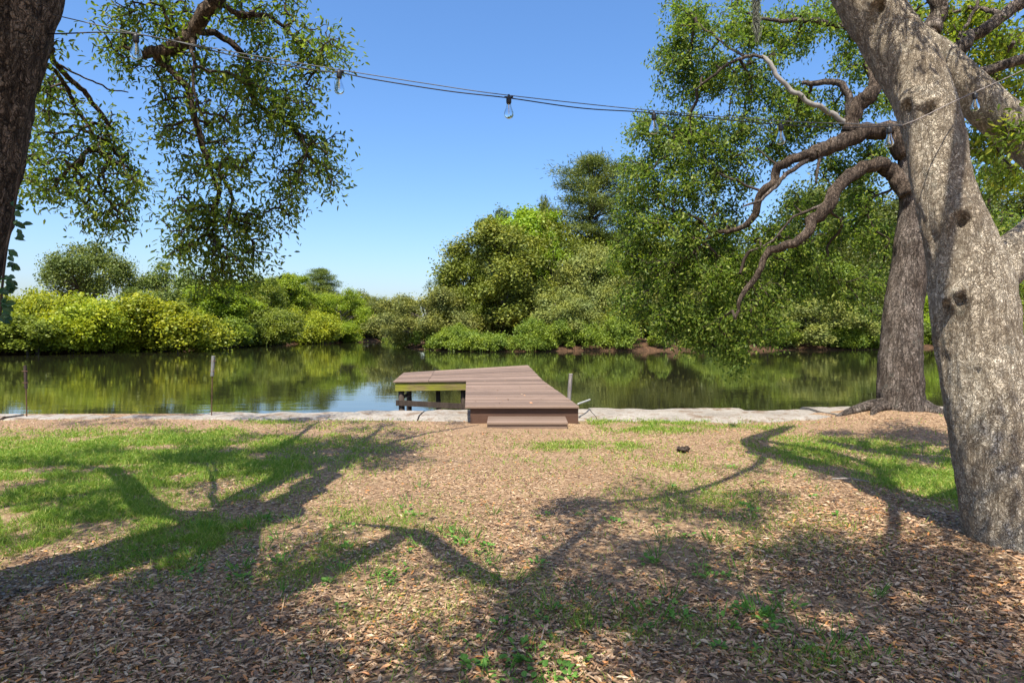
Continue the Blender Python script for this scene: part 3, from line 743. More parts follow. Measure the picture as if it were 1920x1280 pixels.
A_ells = [(95, 160, 40, 45, 6.1, .4, 30), (100, 215, 70, 55, 6.3, .6, 80), (90, 290, 60, 45, 6.4, .6, 65), (130, 345, 75, 40, 6.4, .5, 90), (195, 270, 60, 55, 6.5, .6, 95), (235, 330, 50, 60, 6.5, .5, 95), (225, 405, 35, 30, 6.5, .3, 45), (175, 395, 45, 30, 6.4, .4, 35), (55, 350, 25, 25, 6.4, .3, 18), (105, 70, 20, 18, 5.6, .2, 8)]
B_ells = [(215, 40, 35, 60, 6.2, .5, 40), (270, 30, 55, 50, 6.3, .6, 60), (330, 30, 60, 50, 6.4, .6, 60), (230, 105, 45, 35, 6.2, .4, 45), (440, 20, 70, 45, 6.6, .6, 75), (520, 40, 60, 50, 6.6, .6, 80),
          (585, 90, 60, 45, 6.6, .5, 85), (625, 95, 30, 22, 6.7, .3, 25), (330, 120, 60, 40, 6.3, .5, 60), (420, 130, 70, 50, 6.5, .6, 85), (320, 190, 45, 50, 6.3, .5, 55), (310, 245, 35, 35, 6.3, .4, 35), (400, 220, 70, 60, 6.5, .7, 100),
          (490, 150, 70, 60, 6.6, .6, 95), (565, 170, 50, 50, 6.6, .5, 65), (510, 240, 70, 55, 6.7, .6, 95), (590, 270, 50, 45, 6.7, .5, 75), (605, 320, 38, 35, 6.7, .4, 50), (550, 330, 45, 50, 6.7, .5, 65), (440, 310, 60, 50, 6.5, .6, 80), (360, 330, 45, 40, 6.4, .5, 50),
          (345, 400, 45, 40, 6.4, .4, 55), (400, 400, 55, 45, 6.5, .5, 75), (470, 400, 50, 40, 6.6, .5, 60), (530, 380, 35, 30, 6.6, .4, 30), (350, 465, 45, 40, 6.4, .4, 60), (420, 470, 60, 40, 6.5, .5, 90), (480, 455, 40, 40, 6.6, .4, 50), (400, 515, 40, 25, 6.5, .3, 40), (450, 510, 35, 20, 6.5, .3, 30)]
rs = np.random.RandomState(21)
T = ell_targets(A_ells + B_ells, rs)
foliage('left', VIS, T, 'oak_leaf', 9, .062, 31, spread=.055)
# the crown overhead (out of the frame; its shade lies on the lawn)
def shade_targets(ells, rs):
    o = []
    for px, py, rx, ry, z, n in ells:
        m = max(1, n // 5); k = rs.randint(0, m, n); k[:m] = np.arange(m); sc_ = F / G(px, max(py, 720))[1]
        q = rs.normal(0, 1, (m, 2)); q = (q / np.linalg.norm(q, axis=1, keepdims=True) * (rs.uniform(0, 1, (m, 1)) ** .5))[k] + rs.normal(0, 1, (n, 2)) * np.array([.13 * sc_ / rx, .13 * sc_ * sc_ / F * 1.6 / ry])
        for a, b in q:
            yy = max(py + b * ry, 700)
            zz = z + rs.uniform(-.7, .7); o.append(lift(px + a * rx, yy, zz))
    return np.array(o)
O_ells = [(120, 1225, 260, 60, 6.6, 170), (430, 1225, 190, 60, 6.6, 100), (330, 1090, 60, 45, 5.6, 16), (700, 1275, 200, 25, 6.8, 26), (60, 1120, 160, 14, 6.4, 20), (380, 1150, 100, 25, 6, 30),
          (100, 880, 180, 22, 7.5, 40), (60, 930, 160, 30, 7.2, 40), (300, 845, 200, 10, 8.2, 24), (250, 800, 200, 8, 8.5, 18), (200, 960, 110, 25, 6.2, 24), (350, 915, 60, 20, 6, 10),
          (480, 790, 120, 10, 9, 26), (620, 785, 120, 10, 9, 26), (720, 815, 140, 14, 8.8, 34), (690, 870, 110, 18, 8, 34), (800, 800, 90, 8, 9.5, 12), (600, 830, 80, 14, 8, 14),
          (850, 1060, 60, 22, 8, 10), (640, 1030, 130, 16, 8, 14), (960, 1130, 60, 40, 8.6, 14), (990, 1240, 60, 50, 8.6, 14), (560, 1080, 80, 18, 6.6, 8), (860, 1200, 60, 30, 7.6, 8)]
rs = np.random.RandomState(9)
for k in range(80):
    py = 775 + 500 * rs.uniform() ** 1.3; O_ells.append((rs.uniform(-60, 620 if py > 830 else 800), py, rs.uniform(12, 60), rs.uniform(3, 13) * (py / 950) ** 2, rs.uniform(6, 8.6), 6))
TT = np.concatenate([shade_targets(O_ells, np.random.RandomState(8)), np.stack([rs.uniform(-8, 1, 460), rs.uniform(-7, -2.3, 460), rs.uniform(6.4, 9.4, 460)], 1)])  # random foliage behind the viewer is added to keep sky light off the foreground
foliage('left', OVER, TT, 'oak_leaf', 32, .085, 41, six=False, spread=.11, rtip=.004, name='crown', rmax=.05)

# vine on the left trunk
vn = empty('climbing_vine', P(20, 470, 3.38), 'dark broad-leaved vine climbing the edge of the dark leaning trunk', 'vine')
vp = spline([P(0, 600, 3.3), P(4, 540, 3.28), P(12, 470, 3.28), P(22, 420, 3.28), P(30, 370, 3.26), P(36, 330, 3.25)], 40)
mb = MB(); mb.tube(vp, .006, 6); mb.build('stem', M['twig'], vn)
rs = np.random.RandomState(3)
mbp, mba, mbn, mbl = [], [], [], []
for (px, py, n) in ((26, 385, 5), (34, 420, 6), (28, 443, 5), (16, 470, 3), (18, 495, 6), (12, 520, 7), (8, 545, 8), (6, 570, 8), (2, 590, 6)):
    for k in range(n):
        mbp.append(P(px + rs.normal(0, 4), py + rs.normal(0, 5), 3.27 + rs.normal(0, .02))); mba.append([rs.uniform(.2, 1), rs.normal(0, .4), rs.uniform(-.9, .1)]); mbn.append([rs.normal(0, .5), -1, rs.uniform(.2, .9)]); mbl.append(rs.uniform(.04, .062))
mbl = np.array(mbl); leaf_mesh('leaves', np.array(mbp), np.array(mba), np.array(mbn), mbl, mbl * .62, M['vine_leaf'], vn, True)

# ---- near right oak
rr = empty('oak_tree', T1, 'oak with a thick pale sunlit knotted trunk rising from the leaf litter', 'tree')
SK['near'] = dict(root=rr, pts=[])
k1 = [(P(1806, 405, 4.70), .15, .62), (P(1742, 195, 4.93), .11, .50), (P(1684, 190, 5.02), .11, .40), (P(1782, 548, 4.53), .10, .45), (P(1650, 10, 5.24), .12, .60), (P(1755, 568, 4.68), .06, .3), (P(1830, 690, 4.48), .09, .12)]
rows = [(1914, 1130, 4.62, 310), (1909, 1060, 4.62, 244), (1903, 1020, 4.62, 206), (1886, 950, 4.65, 182), (1868, 860, 4.68, 168), (1846, 760, 4.72, 158), (1829, 660, 4.78, 156), (1818, 580, 4.82, 154), (1806, 510, 4.88, 148), (1786, 440, 4.93, 130), (1764, 370, 5.0, 117), (1752, 310, 5.05, 112),
        (1738, 230, 5.15, 112), (1705, 150, 5.27, 116), (1662, 70, 5.38, 114), (1618, 0, 5.48, 112), (1570, -80, 5.6, 112), (1500, -190, 5.7, 105)]
rows = [(a_ + 9, b_, d_, w_ * .88) for a_, b_, d_, w_ in rows]
p_, r_ = pathpx(rows, 300)
k1 = [(on_surface(c_, p_, r_), a_ * .85, b_ * .66) for c_, a_, b_ in k1]
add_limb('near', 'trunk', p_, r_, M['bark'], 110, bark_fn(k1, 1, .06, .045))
rows = [(1832, 575, 4.86, 62), (1852, 530, 4.87, 80), (1878, 500, 4.9, 82), (1905, 475, 4.95, 82), (1945, 445, 5.05, 80), (1985, 400, 5.3, 80), (1998, 350, 5.7, 78), (1965, 300, 6.0, 78), (1910, 250, 6.2, 74), (1855, 205, 6.25, 72), (1800, 148, 6.3, 66), (1760, 105, 6.35, 60), (1728, 80, 6.4, 52), (1690, 40, 6.5, 44), (1660, -20, 6.6, 36)]
p_, r_ = pathpx(rows, 110); SK['near']['pts'] = []
add_limb('near', 'limb', p_, r_, M['bark'], 36, bark_fn((), 4, .05, .04))
SK['near']['pts'] = []
LPn = lambda rows, n=30, mat='bark_mid': LP('limb', rows, n, 14, 'near', mat)
LPn([(1722, 82, 6.4, 34), (1735, 60, 6.4, 34), (1750, 30, 6.4, 30), (1758, -10, 6.45, 28), (1765, -70, 6.5, 24)])
LPn([(1765, 98, 6.35, 30), (1795, 82, 6.35, 26), (1830, 58, 6.4, 24), (1875, 28, 6.4, 22), (1920, 2, 6.4, 22), (1990, -40, 6.4, 18)])
LPn([(1812, 138, 6.3, 26), (1840, 130, 6.3, 20), (1875, 120, 6.3, 19), (1925, 105, 6.2, 18), (2000, 95, 6.2, 14)])
LPn([(1795, 75, 6.4, 7), (1830, 12, 6.6, 6), (1850, -20, 6.6, 4)], 14)
LPn([(1875, 28, 6.4, 12), (1850, 12, 6.7, 9), (1800, 15, 6.9, 7), (1770, 22, 7.0, 4)], 16)
LPn([(1893, 232, 6.2, 18), (1925, 215, 6.6, 14), (1960, 190, 6.9, 10)], 14)
LPn([(1900, 80, 6.3, 8), (1880, 120, 6.9, 5), (1850, 180, 7.3, 4), (1840, 220, 7.5, 3)], 18)
NV = list(SK['near']['pts'])
N_ells = [(1790, 45, 60, 40, 7.2, .8, 70), (1850, 30, 60, 35, 7.4, .8, 70), (1900, 70, 50, 40, 7.0, .7, 65), (1850, 100, 50, 40, 7.4, .6, 60), (1895, 160, 50, 35, 7.2, .8, 60), (1830, 190, 35, 30, 7.6, .5, 30), (1880, 210, 45, 30, 7.6, .5, 38), (1905, 250, 35, 25, 6.0, .3, 22),
          (1700, 20, 45, 35, 7.2, .6, 45), (1870, 280, 60, 35, 7.8, .6, 50), (1900, 330, 40, 30, 7.8, .6, 36), (1840, 250, 40, 30, 7.8, .5, 26)]
rs = np.random.RandomState(5)
foliage('near', NV, ell_targets(N_ells, rs), 'oak_leaf_fresh', 14, .074, 51, spread=.07)
# overhead crown of the near oak, out of the frame; shaped for its shade on the lawn
SK['near']['pts'] = []
top = P(1500, -190, 5.7)
def Ln(rows, n=24):
    rows = [list(q[:3]) + [q[3] * .30] for q in rows]; L('limb', rows, n, 12, 'bark_mid', 'near')
top_ = 0
L('limb', [list(P(1560, -95, 5.62)) + [.22], [2.7, 6.0, 6.1, .19], [3.0, 6.2, 7.2, .15], [3.4, 6.2, 8.4, .10], [3.6, 6.0, 9.4, .05]], 24, 12, 'bark_mid', 'near')
L('limb', [[2.75, 6.0, 6.2, .08], [2.4, 4.6, 7.4, .06], [1.6, 3.2, 8.0, .05], lift(1210, 935, 8.4) + [.04], lift(1080, 945, 8.8) + [.02]], 24, 12, 'bark_mid', 'near')
L('limb', [[2.8, 6.0, 6.6, .07], [3.3, 3.6, 7.6, .06], lift(1650, 1130, 7.6) + [.05], lift(1480, 1200, 7.6) + [.04], lift(1330, 1270, 7.6) + [.02]], 24, 12, 'bark_mid', 'near')
for seq in ([(1480, 1180, .05), (1400, 1120, .04), (1290, 1085, .035), (1200, 1050, .02)], [(1600, 1150, .055), (1570, 1090, .045), (1500, 1050, .035), (1400, 1020, .02)], [(1560, 1240, .06), (1450, 1250, .05), (1300, 1215, .04), (1180, 1225, .02)], [(1700, 1200, .06), (1780, 1120, .045), (1800, 1060, .03)]):
    L('limb', [lift(a_, b_, 8.5) + [c_ * 1.3] for a_, b_, c_ in seq], 20, 10, 'bark_mid', 'near')
NO = list(SK['near']['pts'])
NO_ells = [(1180, 935, 130, 26, 8.4, 60), (1090, 955, 90, 16, 8.8, 26), (1330, 965, 130, 20, 8, 32), (1220, 1060, 150, 42, 8, 60), (1400, 1045, 200, 34, 7.6, 80), (1560, 1090, 170, 40, 7.2, 64), (1720, 1060, 130, 26, 7.2, 36), (1480, 1180, 160, 40, 7.4, 36), (1700, 1180, 150, 40, 7.4, 34), (1380, 1260, 220, 50, 7.6, 70), (1620, 1270, 200, 45, 7.4, 50), (1840, 1250, 130, 60, 7.4, 40),
           (1440, 880, 110, 10, 8.4, 12), (1660, 890, 90, 22, 7.6, 22), (1740, 850, 80, 18, 8, 14), (1600, 800, 110, 12, 8.4, 14), (1240, 1180, 90, 30, 8, 14)]
rs = np.random.RandomState(4)
NO_ells = [(a_, b_, c_, d_, z_, max(4, int(n_ * .62))) for a_, b_, c_, d_, z_, n_ in NO_ells]
for k in range(70):
    py = 800 + 480 * rs.uniform() ** .8; NO_ells.append((rs.uniform(1000 if py > 900 else 1430, 1900), py, rs.uniform(12, 45), rs.uniform(4, 14) * (py / 1000), rs.uniform(7, 8.6), 7))
TT = np.concatenate([shade_targets(NO_ells, np.random.RandomState(18)), np.stack([rs.uniform(-.5, 8, 420), rs.uniform(-7, -2.3, 420), rs.uniform(6.6, 9.6, 420)], 1)])  # second batch: unseen leaves added behind the viewer to block sky fill
foliage('near', NO, TT, 'oak_leaf_fresh', 34, .085, 61, six=False, spread=.10, rtip=.003, rmax=.03)

# ---- second right oak on the sea wall
r2 = empty('oak_tree', T2 + [0, 0, .1], 'large spreading oak with a dark furrowed trunk rooted at the sea wall', 'tree')
SK['wall'] = dict(root=r2, pts=[])
rows = [(1688, 820, 11.7, 185), (1687, 795, 11.7, 140), (1686, 768, 11.7, 112), (1685, 730, 11.72, 96), (1685, 680, 11.75, 88), (1688, 620, 11.8, 82), (1694, 560, 11.85, 76), (1702, 500, 11.9, 72), (1709, 450, 11.95, 70), (1712, 400, 12, 62), (1710, 350, 12, 58), (1705, 300, 12, 52), (1695, 262, 12, 46)]
rows = [(a_ + 3, b_, d_, w_ * (.84 if b_ < 760 else .74)) for a_, b_, d_, w_ in rows]
p_, r_ = pathpx(rows, 110)
add_limb('wall', 'trunk', p_, r_, M['bark_mid'], 48, bark_fn([(P(1728, 462, 11.75), .28, .4), (P(1700, 455, 11.65), .2, .25)], 2, .07, .05))
SK['wall']['pts'] = []
mb = MB()
for ang, ln, rr_ in ((-2.9, 1.35, .13), (-2.4, 1.1, .12), (-1.8, .8, .13), (-.9, 1.0, .13), (-.2, 1.1, .12), (3.3, 1.0, .12)):
    c, s_ = math.cos(ang), math.sin(ang); pts = []
    for t in np.linspace(0.25, 1, 8):
        x_, y_ = T2[0] + c * ln * t, T2[1] + s_ * ln * t * .6
        pts.append((x_ + .06 * math.sin(t * 7), y_, float(gz(np.array(x_), np.array(y_))) + .16 * (1 - t) - .02))
    mb.tube(spline(pts, 20), np.linspace(rr_, .035, 20), 10, True, bark_fn((), 6, .12, .05))
mb.build('root_flare', M['bark_mid'], r2, smooth=True)
def out(px, d):
    return d if px > 1705 else 12 + (1705 - px) / 500 * 2.3 + (d - 11.7) * .45 * min(1, (1705 - px) / 150)
LPw = lambda rows, n=40, mat='bark_mid', s=14: LP('limb', [(a_, b_, out(a_, d_) - 1.0 * min(1, max(0, (1705 - a_) / 250)), w_) for a_, b_, d_, w_ in rows], n, s, 'wall', mat)
LPw([(1708, 365, 11.9, 40), (1685, 338, 11.8, 32), (1650, 318, 11.6, 27), (1615, 318, 11.4, 25), (1585, 340, 11.2, 23), (1550, 378, 11.0, 23), (1525, 425, 10.9, 20), (1480, 452, 10.8, 17), (1445, 480, 10.7, 14), (1415, 520, 10.6, 11), (1392, 555, 10.5, 8), (1375, 600, 10.4, 5)], 60, 'bark_dark')
LPw([(1700, 285, 12, 44), (1680, 252, 11.9, 36), (1640, 245, 11.8, 30), (1595, 255, 11.7, 29), (1555, 270, 11.6, 30), (1525, 292, 11.5, 28), (1512, 300, 11.45, 16)], 40, 'bark_dark')
LPw([(1530, 285, 11.5, 20), (1490, 300, 11.6, 17), (1448, 325, 11.8, 16), (1428, 365, 11.9, 15), (1412, 405, 12, 13), (1390, 432, 12.1, 10), (1340, 440, 12.2, 7), (1310, 465, 12.3, 4)], 40, 'bark_dark')
LPw([(1520, 295, 11.5, 9), (1480, 320, 11.3, 8), (1450, 355, 11.2, 7), (1420, 378, 11.2, 5), (1395, 385, 11.2, 3)], 24)
LPw([(1560, 268, 11.6, 8), (1535, 310, 11.4, 6), (1530, 345, 11.3, 4)], 14)
LPw([(1590, 250, 11.8, 28), (1605, 215, 11.9, 28), (1622, 185, 12, 28), (1640, 155, 12, 24), (1632, 125, 12.2, 18), (1620, 60, 12.5, 14), (1590, -20, 12.8, 10)], 30, 'bark_dark')
LPw([(1595, 235, 11.9, 16), (1600, 195, 11.9, 14), (1580, 165, 12, 13), (1545, 155, 12.1, 12), (1505, 160, 12.2, 7)], 24)
LPw([(1590, 232, 12.0, 11), (1552, 212, 11.8, 10), (1512, 188, 11.7, 9), (1475, 160, 11.8, 9), (1450, 130, 11.9, 8), (1430, 108, 12.0, 7)], 30, 'twig_pale')
LPw([(1430, 108, 11.8, 6), (1390, 105, 11.9, 6), (1340, 140, 12, 5), (1300, 170, 12.1, 3)], 20)
LPw([(1395, 105, 11.9, 5), (1350, 75, 12, 4), (1300, 40, 12.1, 3)], 20)
LPw([(1620, 60, 12.5, 12), (1540, 40, 12.4, 10), (1460, 40, 12.3, 7), (1400, 20, 12.3, 5)], 20)
LPw([(1552, 378, 11.0, 6), (1500, 400, 11.3, 5), (1460, 440, 11.5, 4), (1400, 475, 11.7, 3)], 20)
LPw([(1712, 330, 12, 30), (1770, 290, 12.4, 22), (1830, 290, 12.8, 16), (1900, 320, 13, 10)], 24)
WV = list(SK['wall']['pts'])
W_ells = [(1290, 40, 65, 50, 11.5, 1.0, 120), (1380, 40, 80, 55, 11.8, 1.2, 150), (1460, 60, 70, 60, 12.2, 1.2, 130), (1550, 40, 60, 50, 12.4, 1.0, 100), (1300, 120, 75, 45, 11.5, 1.0, 120), (1390, 150, 80, 55, 11.8, 1.2, 150), (1480, 190, 70, 45, 12, 1.0, 120), (1290, 170, 60, 35, 11.6, .8, 55), (1250, 95, 35, 20, 11.4, .4, 22),
          (1240, 250, 60, 45, 11.4, 1.0, 100), (1215, 230, 45, 25, 11.2, .5, 40), (1310, 260, 75, 60, 11.6, 1.2, 150), (1400, 250, 75, 55, 11.8, 1.2, 140), (1500, 240, 60, 40, 12, 1.0, 85), (1210, 320, 60, 55, 11.2, 1.0, 110), (1290, 350, 80, 60, 11.5, 1.2, 160), (1370, 330, 60, 50, 11.8, 1.0, 100), (1570, 210, 50, 45, 12.3, .8, 60),
          (1200, 400, 55, 55, 11.0, 1.0, 100), (1270, 440, 80, 60, 11.4, 1.2, 150), (1350, 420, 70, 50, 11.8, 1.0, 110), (1190, 480, 48, 50, 11.0, .8, 80), (1185, 560, 40, 45, 11.0, .7, 55), (1180, 400, 30, 45, 11.0, .6, 30), (1250, 520, 70, 55, 11.2, 1.0, 130), (1330, 520, 70, 60, 11.3, 1.0, 140), (1400, 490, 60, 50, 11.3, 1.0, 110), (1450, 440, 50, 40, 11.4, .8, 60), (1280, 590, 60, 45, 11, .8, 100), (1350, 600, 65, 40, 10.9, .8, 110), (1410, 570, 45, 40, 10.9, .7, 70),
          (1370, 648, 38, 20, 10.6, .4, 40), (1300, 630, 45, 22, 10.9, .5, 45), (1385, 672, 20, 12, 10.5, .3, 16), (1235, 600, 40, 35, 11, .6, 45), (1470, 530, 45, 45, 11.6, .8, 60), (1520, 480, 50, 40, 11.8, .8, 60), (1575, 420, 50, 35, 12, .8, 50), (1620, 380, 40, 30, 12.2, .7, 36),
          (1600, 120, 40, 50, 12.5, .7, 60), (1575, 325, 45, 32, 12.4, .6, 70), (1635, 288, 40, 22, 12.6, .5, 50), (1850, 330, 70, 40, 13, 1, 70), (1880, 420, 50, 50, 13.2, 1, 60), (1660, 200, 20, 40, 12.5, .5, 26), (1640, 450, 50, 45, 12.6, .8, 60), (1560, 540, 60, 40, 12.4, .8, 60), (1640, 540, 40, 45, 12.8, .8, 45), (1500, 380, 50, 30, 12, .7, 30), (1470, 285, 40, 18, 12, .7, 22), (1870, 520, 50, 60, 13.5, .8, 50), (1440, 620, 50, 30, 11, .7, 40)]
rs = np.random.RandomState(6)
W_ells = [(a_, b_, c_, e_, out(a_, d_), p_, int(n_ * (1.35 if a_ < 1330 else 1.15))) for a_, b_, c_, e_, d_, p_, n_ in W_ells]
foliage('wall', WV, ell_targets(W_ells, rs), 'oak_leaf', 21, .088, 71, spread=.09, rtip=.004, six=False, droop=.45, wr=.42)

# spanish moss strands
def moss(px, py0, py1, d, label, n=120, wpx=9):
    o = empty('spanish_moss', P(px, py0, d), label, 'hanging moss')
    rs = np.random.RandomState(int(px)); V = []; Q = []
    mb = MB()
    for k in range(n):
        x0 = px + rs.normal(0, wpx * .35); y0 = py0 + rs.uniform(0, .55) * (py1 - py0); y1 = y0 + rs.uniform(.15, .45) * (py1 - py0)
        pts = [P(x0 + rs.normal(0, wpx * .25), y0 + (y1 - y0) * t, d + rs.normal(0, .02)) for t in np.linspace(0, 1, 5)]
        mb.tube(spline(pts, 9), .0018 * d / 5, 3, False)
    mb.build('strands', M['moss'], o)
moss(1418, -30, 95, 8.0, 'long grey strand of moss hanging in front of the leafy oak crown', 160, 9)

# ------------------------------------------------------------------ lawn cover
rs = np.random.RandomState(77)
def cover(n, y0, y1, power=1.6):
    """random lawn points, denser towards the viewer"""
    u = rs.uniform(0, 1, n); y = (y0 ** (1 - power) + u * (y1 ** (1 - power) - y0 ** (1 - power))) ** (1 / (1 - power))
    hw = y * .86 + .8; x = rs.uniform(-1, 1, n) * hw
    return x, y
x, y = cover(2600000, 2.3, 11.4, 1.0001)
dens = ground_blob(x, y, GB) * np.clip((fbm(x * 1.6 + 5, y * 1.6, 4) - .30) * 4.0, .06, 1) * np.clip((fbm(x * 6, y * 6 + 3, 3) - .25) * 3, .1, 1)
dens += .004
keep = rs.uniform(0, 1, len(x)) < dens
keep &= ~((x > -.9) & (x < 1.3) & (y > 9.9)) & (np.hypot(x - T1[0], y - T1[1]) > .45) & (np.hypot(x - T2[0], y - T2[1]) > .6)
x, y = x[keep], y[keep]; n = len(x)
print('grass blades', n)
p = np.stack([x, y, gz(x, y) - .004], 1)
ax = nrm(np.stack([rs.normal(0, .55, n), rs.normal(0, .55, n), np.full(n, .8)], 1))
h = rs.uniform(.025, .07, n) * np.where(rs.uniform(0, 1, n) < .12, 1.6, 1); wd = rs.uniform(.003, .006, n) * np.clip(y / 5, .8, 2.2)
sd = nrm(np.cross(ax, nrm(rs.normal(0, 1, (n, 3)))))
bend = ax * .9 + np.stack([rs.normal(0, .4, n), rs.normal(0, .4, n), np.full(n, -.15)], 1)
V = np.stack([p - sd * wd[:, None] / 2, p + sd * wd[:, None] / 2, p + ax * h[:, None] * .6 + sd * wd[:, None] * .4, p + ax * h[:, None] * .6 + bend * h[:, None] * .45, p + ax * h[:, None] * .6 - sd * wd[:, None] * .4], 1).reshape(-1, 3)
b = np.arange(n)[:, None] * 5
tag(mesh_np('grass', V, [b + np.array([[0, 1, 2, 4]]), b + np.array([[4, 2, 3]])], M['grass']), 'short patchy grass over the brown mulch', 'grass', kind='stuff')

# dry leaves
LB = [(200, 1230, 500, 120, 1.0), (0, 1130, 300, 60, .9), (600, 1250, 300, 60, .8), (1750, 1080, 350, 90, 1.0), (1650, 960, 200, 50, .8), (1500, 1120, 300, 70, .6), (1750, 1240, 350, 90, 1.0), (1300, 1180, 250, 90, .55), (1100, 1240, 200, 60, .5), (1700, 800, 120, 18, .9), (900, 1200, 250, 70, .35)]
x, y = cover(210000, 2.35, 11.6, 1.75)
dens = (.015 + .03 * np.clip((6 - y) / 3, 0, 1) + .95 * ground_blob(x, y, LB)) * np.clip((fbm(x * 2.1 + 3, y * 2.1, 4) - .27) * 3.4, .12, 1) + .05 * np.clip((fbm(x * .9, y * .9 + 20, 4) - .4) * 5, 0, 1)
dens = np.where(ground_blob(x, y, GB[:5]) > .5, dens * .15, dens)
keep = (rs.uniform(0, 1, len(x)) < dens) & ~((x > -.8) & (x < 1.2) & (y > 9.95)) & (np.hypot(x - T1[0], y - T1[1]) > .36)
x, y = x[keep], y[keep]
p = np.stack([x, y, gz(x, y) + .004 + rs.uniform(0, .016, len(x))], 1)
u_, v_ = rs.uniform(.03, .97, (2, 46)); v_ = v_ ** 1.2
pd_ = ((FL + (FR - FL) * u_[:, None]) * (1 - v_[:, None]) + (B_ + (C_ - B_) * u_[:, None]) * v_[:, None]) + [0, 0, .012]
p = np.concatenate([p, pd_]); n = len(p)
th = rs.uniform(0, 2 * np.pi, n)
ax = np.stack([np.cos(th), np.sin(th), rs.normal(0, .18, n)], 1); no = np.stack([rs.normal(0, .35, n), rs.normal(0, .35, n), np.ones(n)], 1)
Ln_ = rs.uniform(.026, .066, n) * np.where(rs.uniform(0, 1, n) < .3, .6, 1); leaf_o = leaf_mesh('fallen_leaves', p - ax * Ln_[:, None] / 2, ax, no, Ln_, Ln_ * rs.uniform(.20, .38, n), M['litter'], None, True)
tag(leaf_o, 'dry brown oak leaves scattered over the ground', 'leaf litter', kind='stuff')
# small mulch chips in the sunny middle
x, y = cover(130000, 3.0, 11.7, 1.2)
keep = (ground_blob(x, y, GB[:5]) < .5) & ~((x > -.8) & (x < 1.2) & (y > 9.95)) & (rs.uniform(0, 1, len(x)) < np.clip((fbm(x * 1.1 + 9, y * 1.1, 4) - .28) * 3.2, .1, 1))
x, y = x[keep], y[keep]; n = len(x)
p = np.stack([x, y, gz(x, y) + .003 + rs.uniform(0, .010, n)], 1); th = rs.uniform(0, 2 * np.pi, n)
ax = np.stack([np.cos(th), np.sin(th), rs.normal(0, .15, n)], 1); no = np.stack([rs.normal(0, .3, n), rs.normal(0, .3, n), np.ones(n)], 1)
Lc = rs.uniform(.014, .04, n); tw_ = rs.uniform(0, 1, n) < .02; Lc = np.where(tw_, rs.uniform(.08, .22, n), Lc)
tag(leaf_mesh('mulch_chips', p, ax, no, Lc, Lc * np.where(tw_, .045, rs.uniform(.3, .6, n)), M['litter']), 'small brown mulch chips on the bare ground', 'mulch', kind='stuff')
# broad-leaved weeds in loose tufts
c = []
WB = [(1150, 1160, 150, 40), (1300, 1060, 120, 60), (900, 1060, 150, 60), (760, 980, 200, 60), (620, 1100, 200, 60), (1000, 1200, 150, 90), (1500, 1200, 200, 60), (980, 1260, 120, 40), (1430, 1160, 60, 30), (560, 1000, 200, 50), (1250, 960, 200, 40), (400, 1060, 160, 60), (850, 1010, 60, 20), (1400, 900, 250, 40)]
for px, py, rx, ry in WB:
    for k in range(13):
        yy = min(max(py + rs.normal(0, .5) * ry, 800), 1290); c.append(G(px + rs.normal(0, .55) * rx, yy))
c = np.array(c); P_, A2, N2, L2, W2 = [], [], [], [], []
for q in c:
    n = rs.randint(5, 18); r = rs.uniform(.02, .09); grassy = rs.uniform() < .45
    for k in range(n):
        th = rs.uniform(0, 2 * np.pi); rad = r * math.sqrt(rs.uniform()) 
        px_, py_ = q[0] + rad * math.cos(th), q[1] + rad * math.sin(th)
        P_.append((px_, py_, float(gz(np.array(px_), np.array(py_))) + (.0 if grassy else rs.uniform(.004, .03))))
        A2.append((math.cos(th), math.sin(th), rs.uniform(.9, 2.2) if grassy else rs.uniform(.0, .8))); N2.append((rs.normal(0, .3), rs.normal(0, .3), 1))
        l = rs.uniform(.05, .13) if grassy else rs.uniform(.02, .05); L2.append(l); W2.append(.006 if grassy else l * .6)
tag(leaf_mesh('weeds', np.array(P_), np.array(A2, float), np.array(N2), np.array(L2), np.array(W2), M['weed'], None, True), 'small green weeds in loose tufts over the mulch', 'weeds', kind='stuff')
# a fallen stick
g0, g1 = G(1560, 901), G(1630, 906)
mb = MB(); mb.tube(spline([g0 + [0, 0, .02], (g0 + g1) / 2 + [0, .03, .03], g1 + [0, 0, .02]], 12), np.linspace(.012, .006, 12), 7)
tag(mb.build('fallen_stick', M['post'], smooth=True), 'thin pale fallen stick lying on the mulch left of the pale trunk', 'stick')
g0 = G(1281, 846)
mb = MB()
for k, (dx, dy, r_) in enumerate(((0, 0, .055), (.055, .02, .035), (-.05, .03, .03))):
    n_ = mb.n; mb.lathe([(.001, .035), (.6 * r_, .028), (r_, .012), (.8 * r_, -.02), (.001, -.03)], g0 + [dx, dy, .025], 9)
    mb.V[-1] = mb.V[-1] + rs.normal(0, .010, mb.V[-1].shape)
tag(mb.build('bark_fragment', M['pile']), 'dark lump of broken bark on the sunlit mulch right of the dock', 'bark')

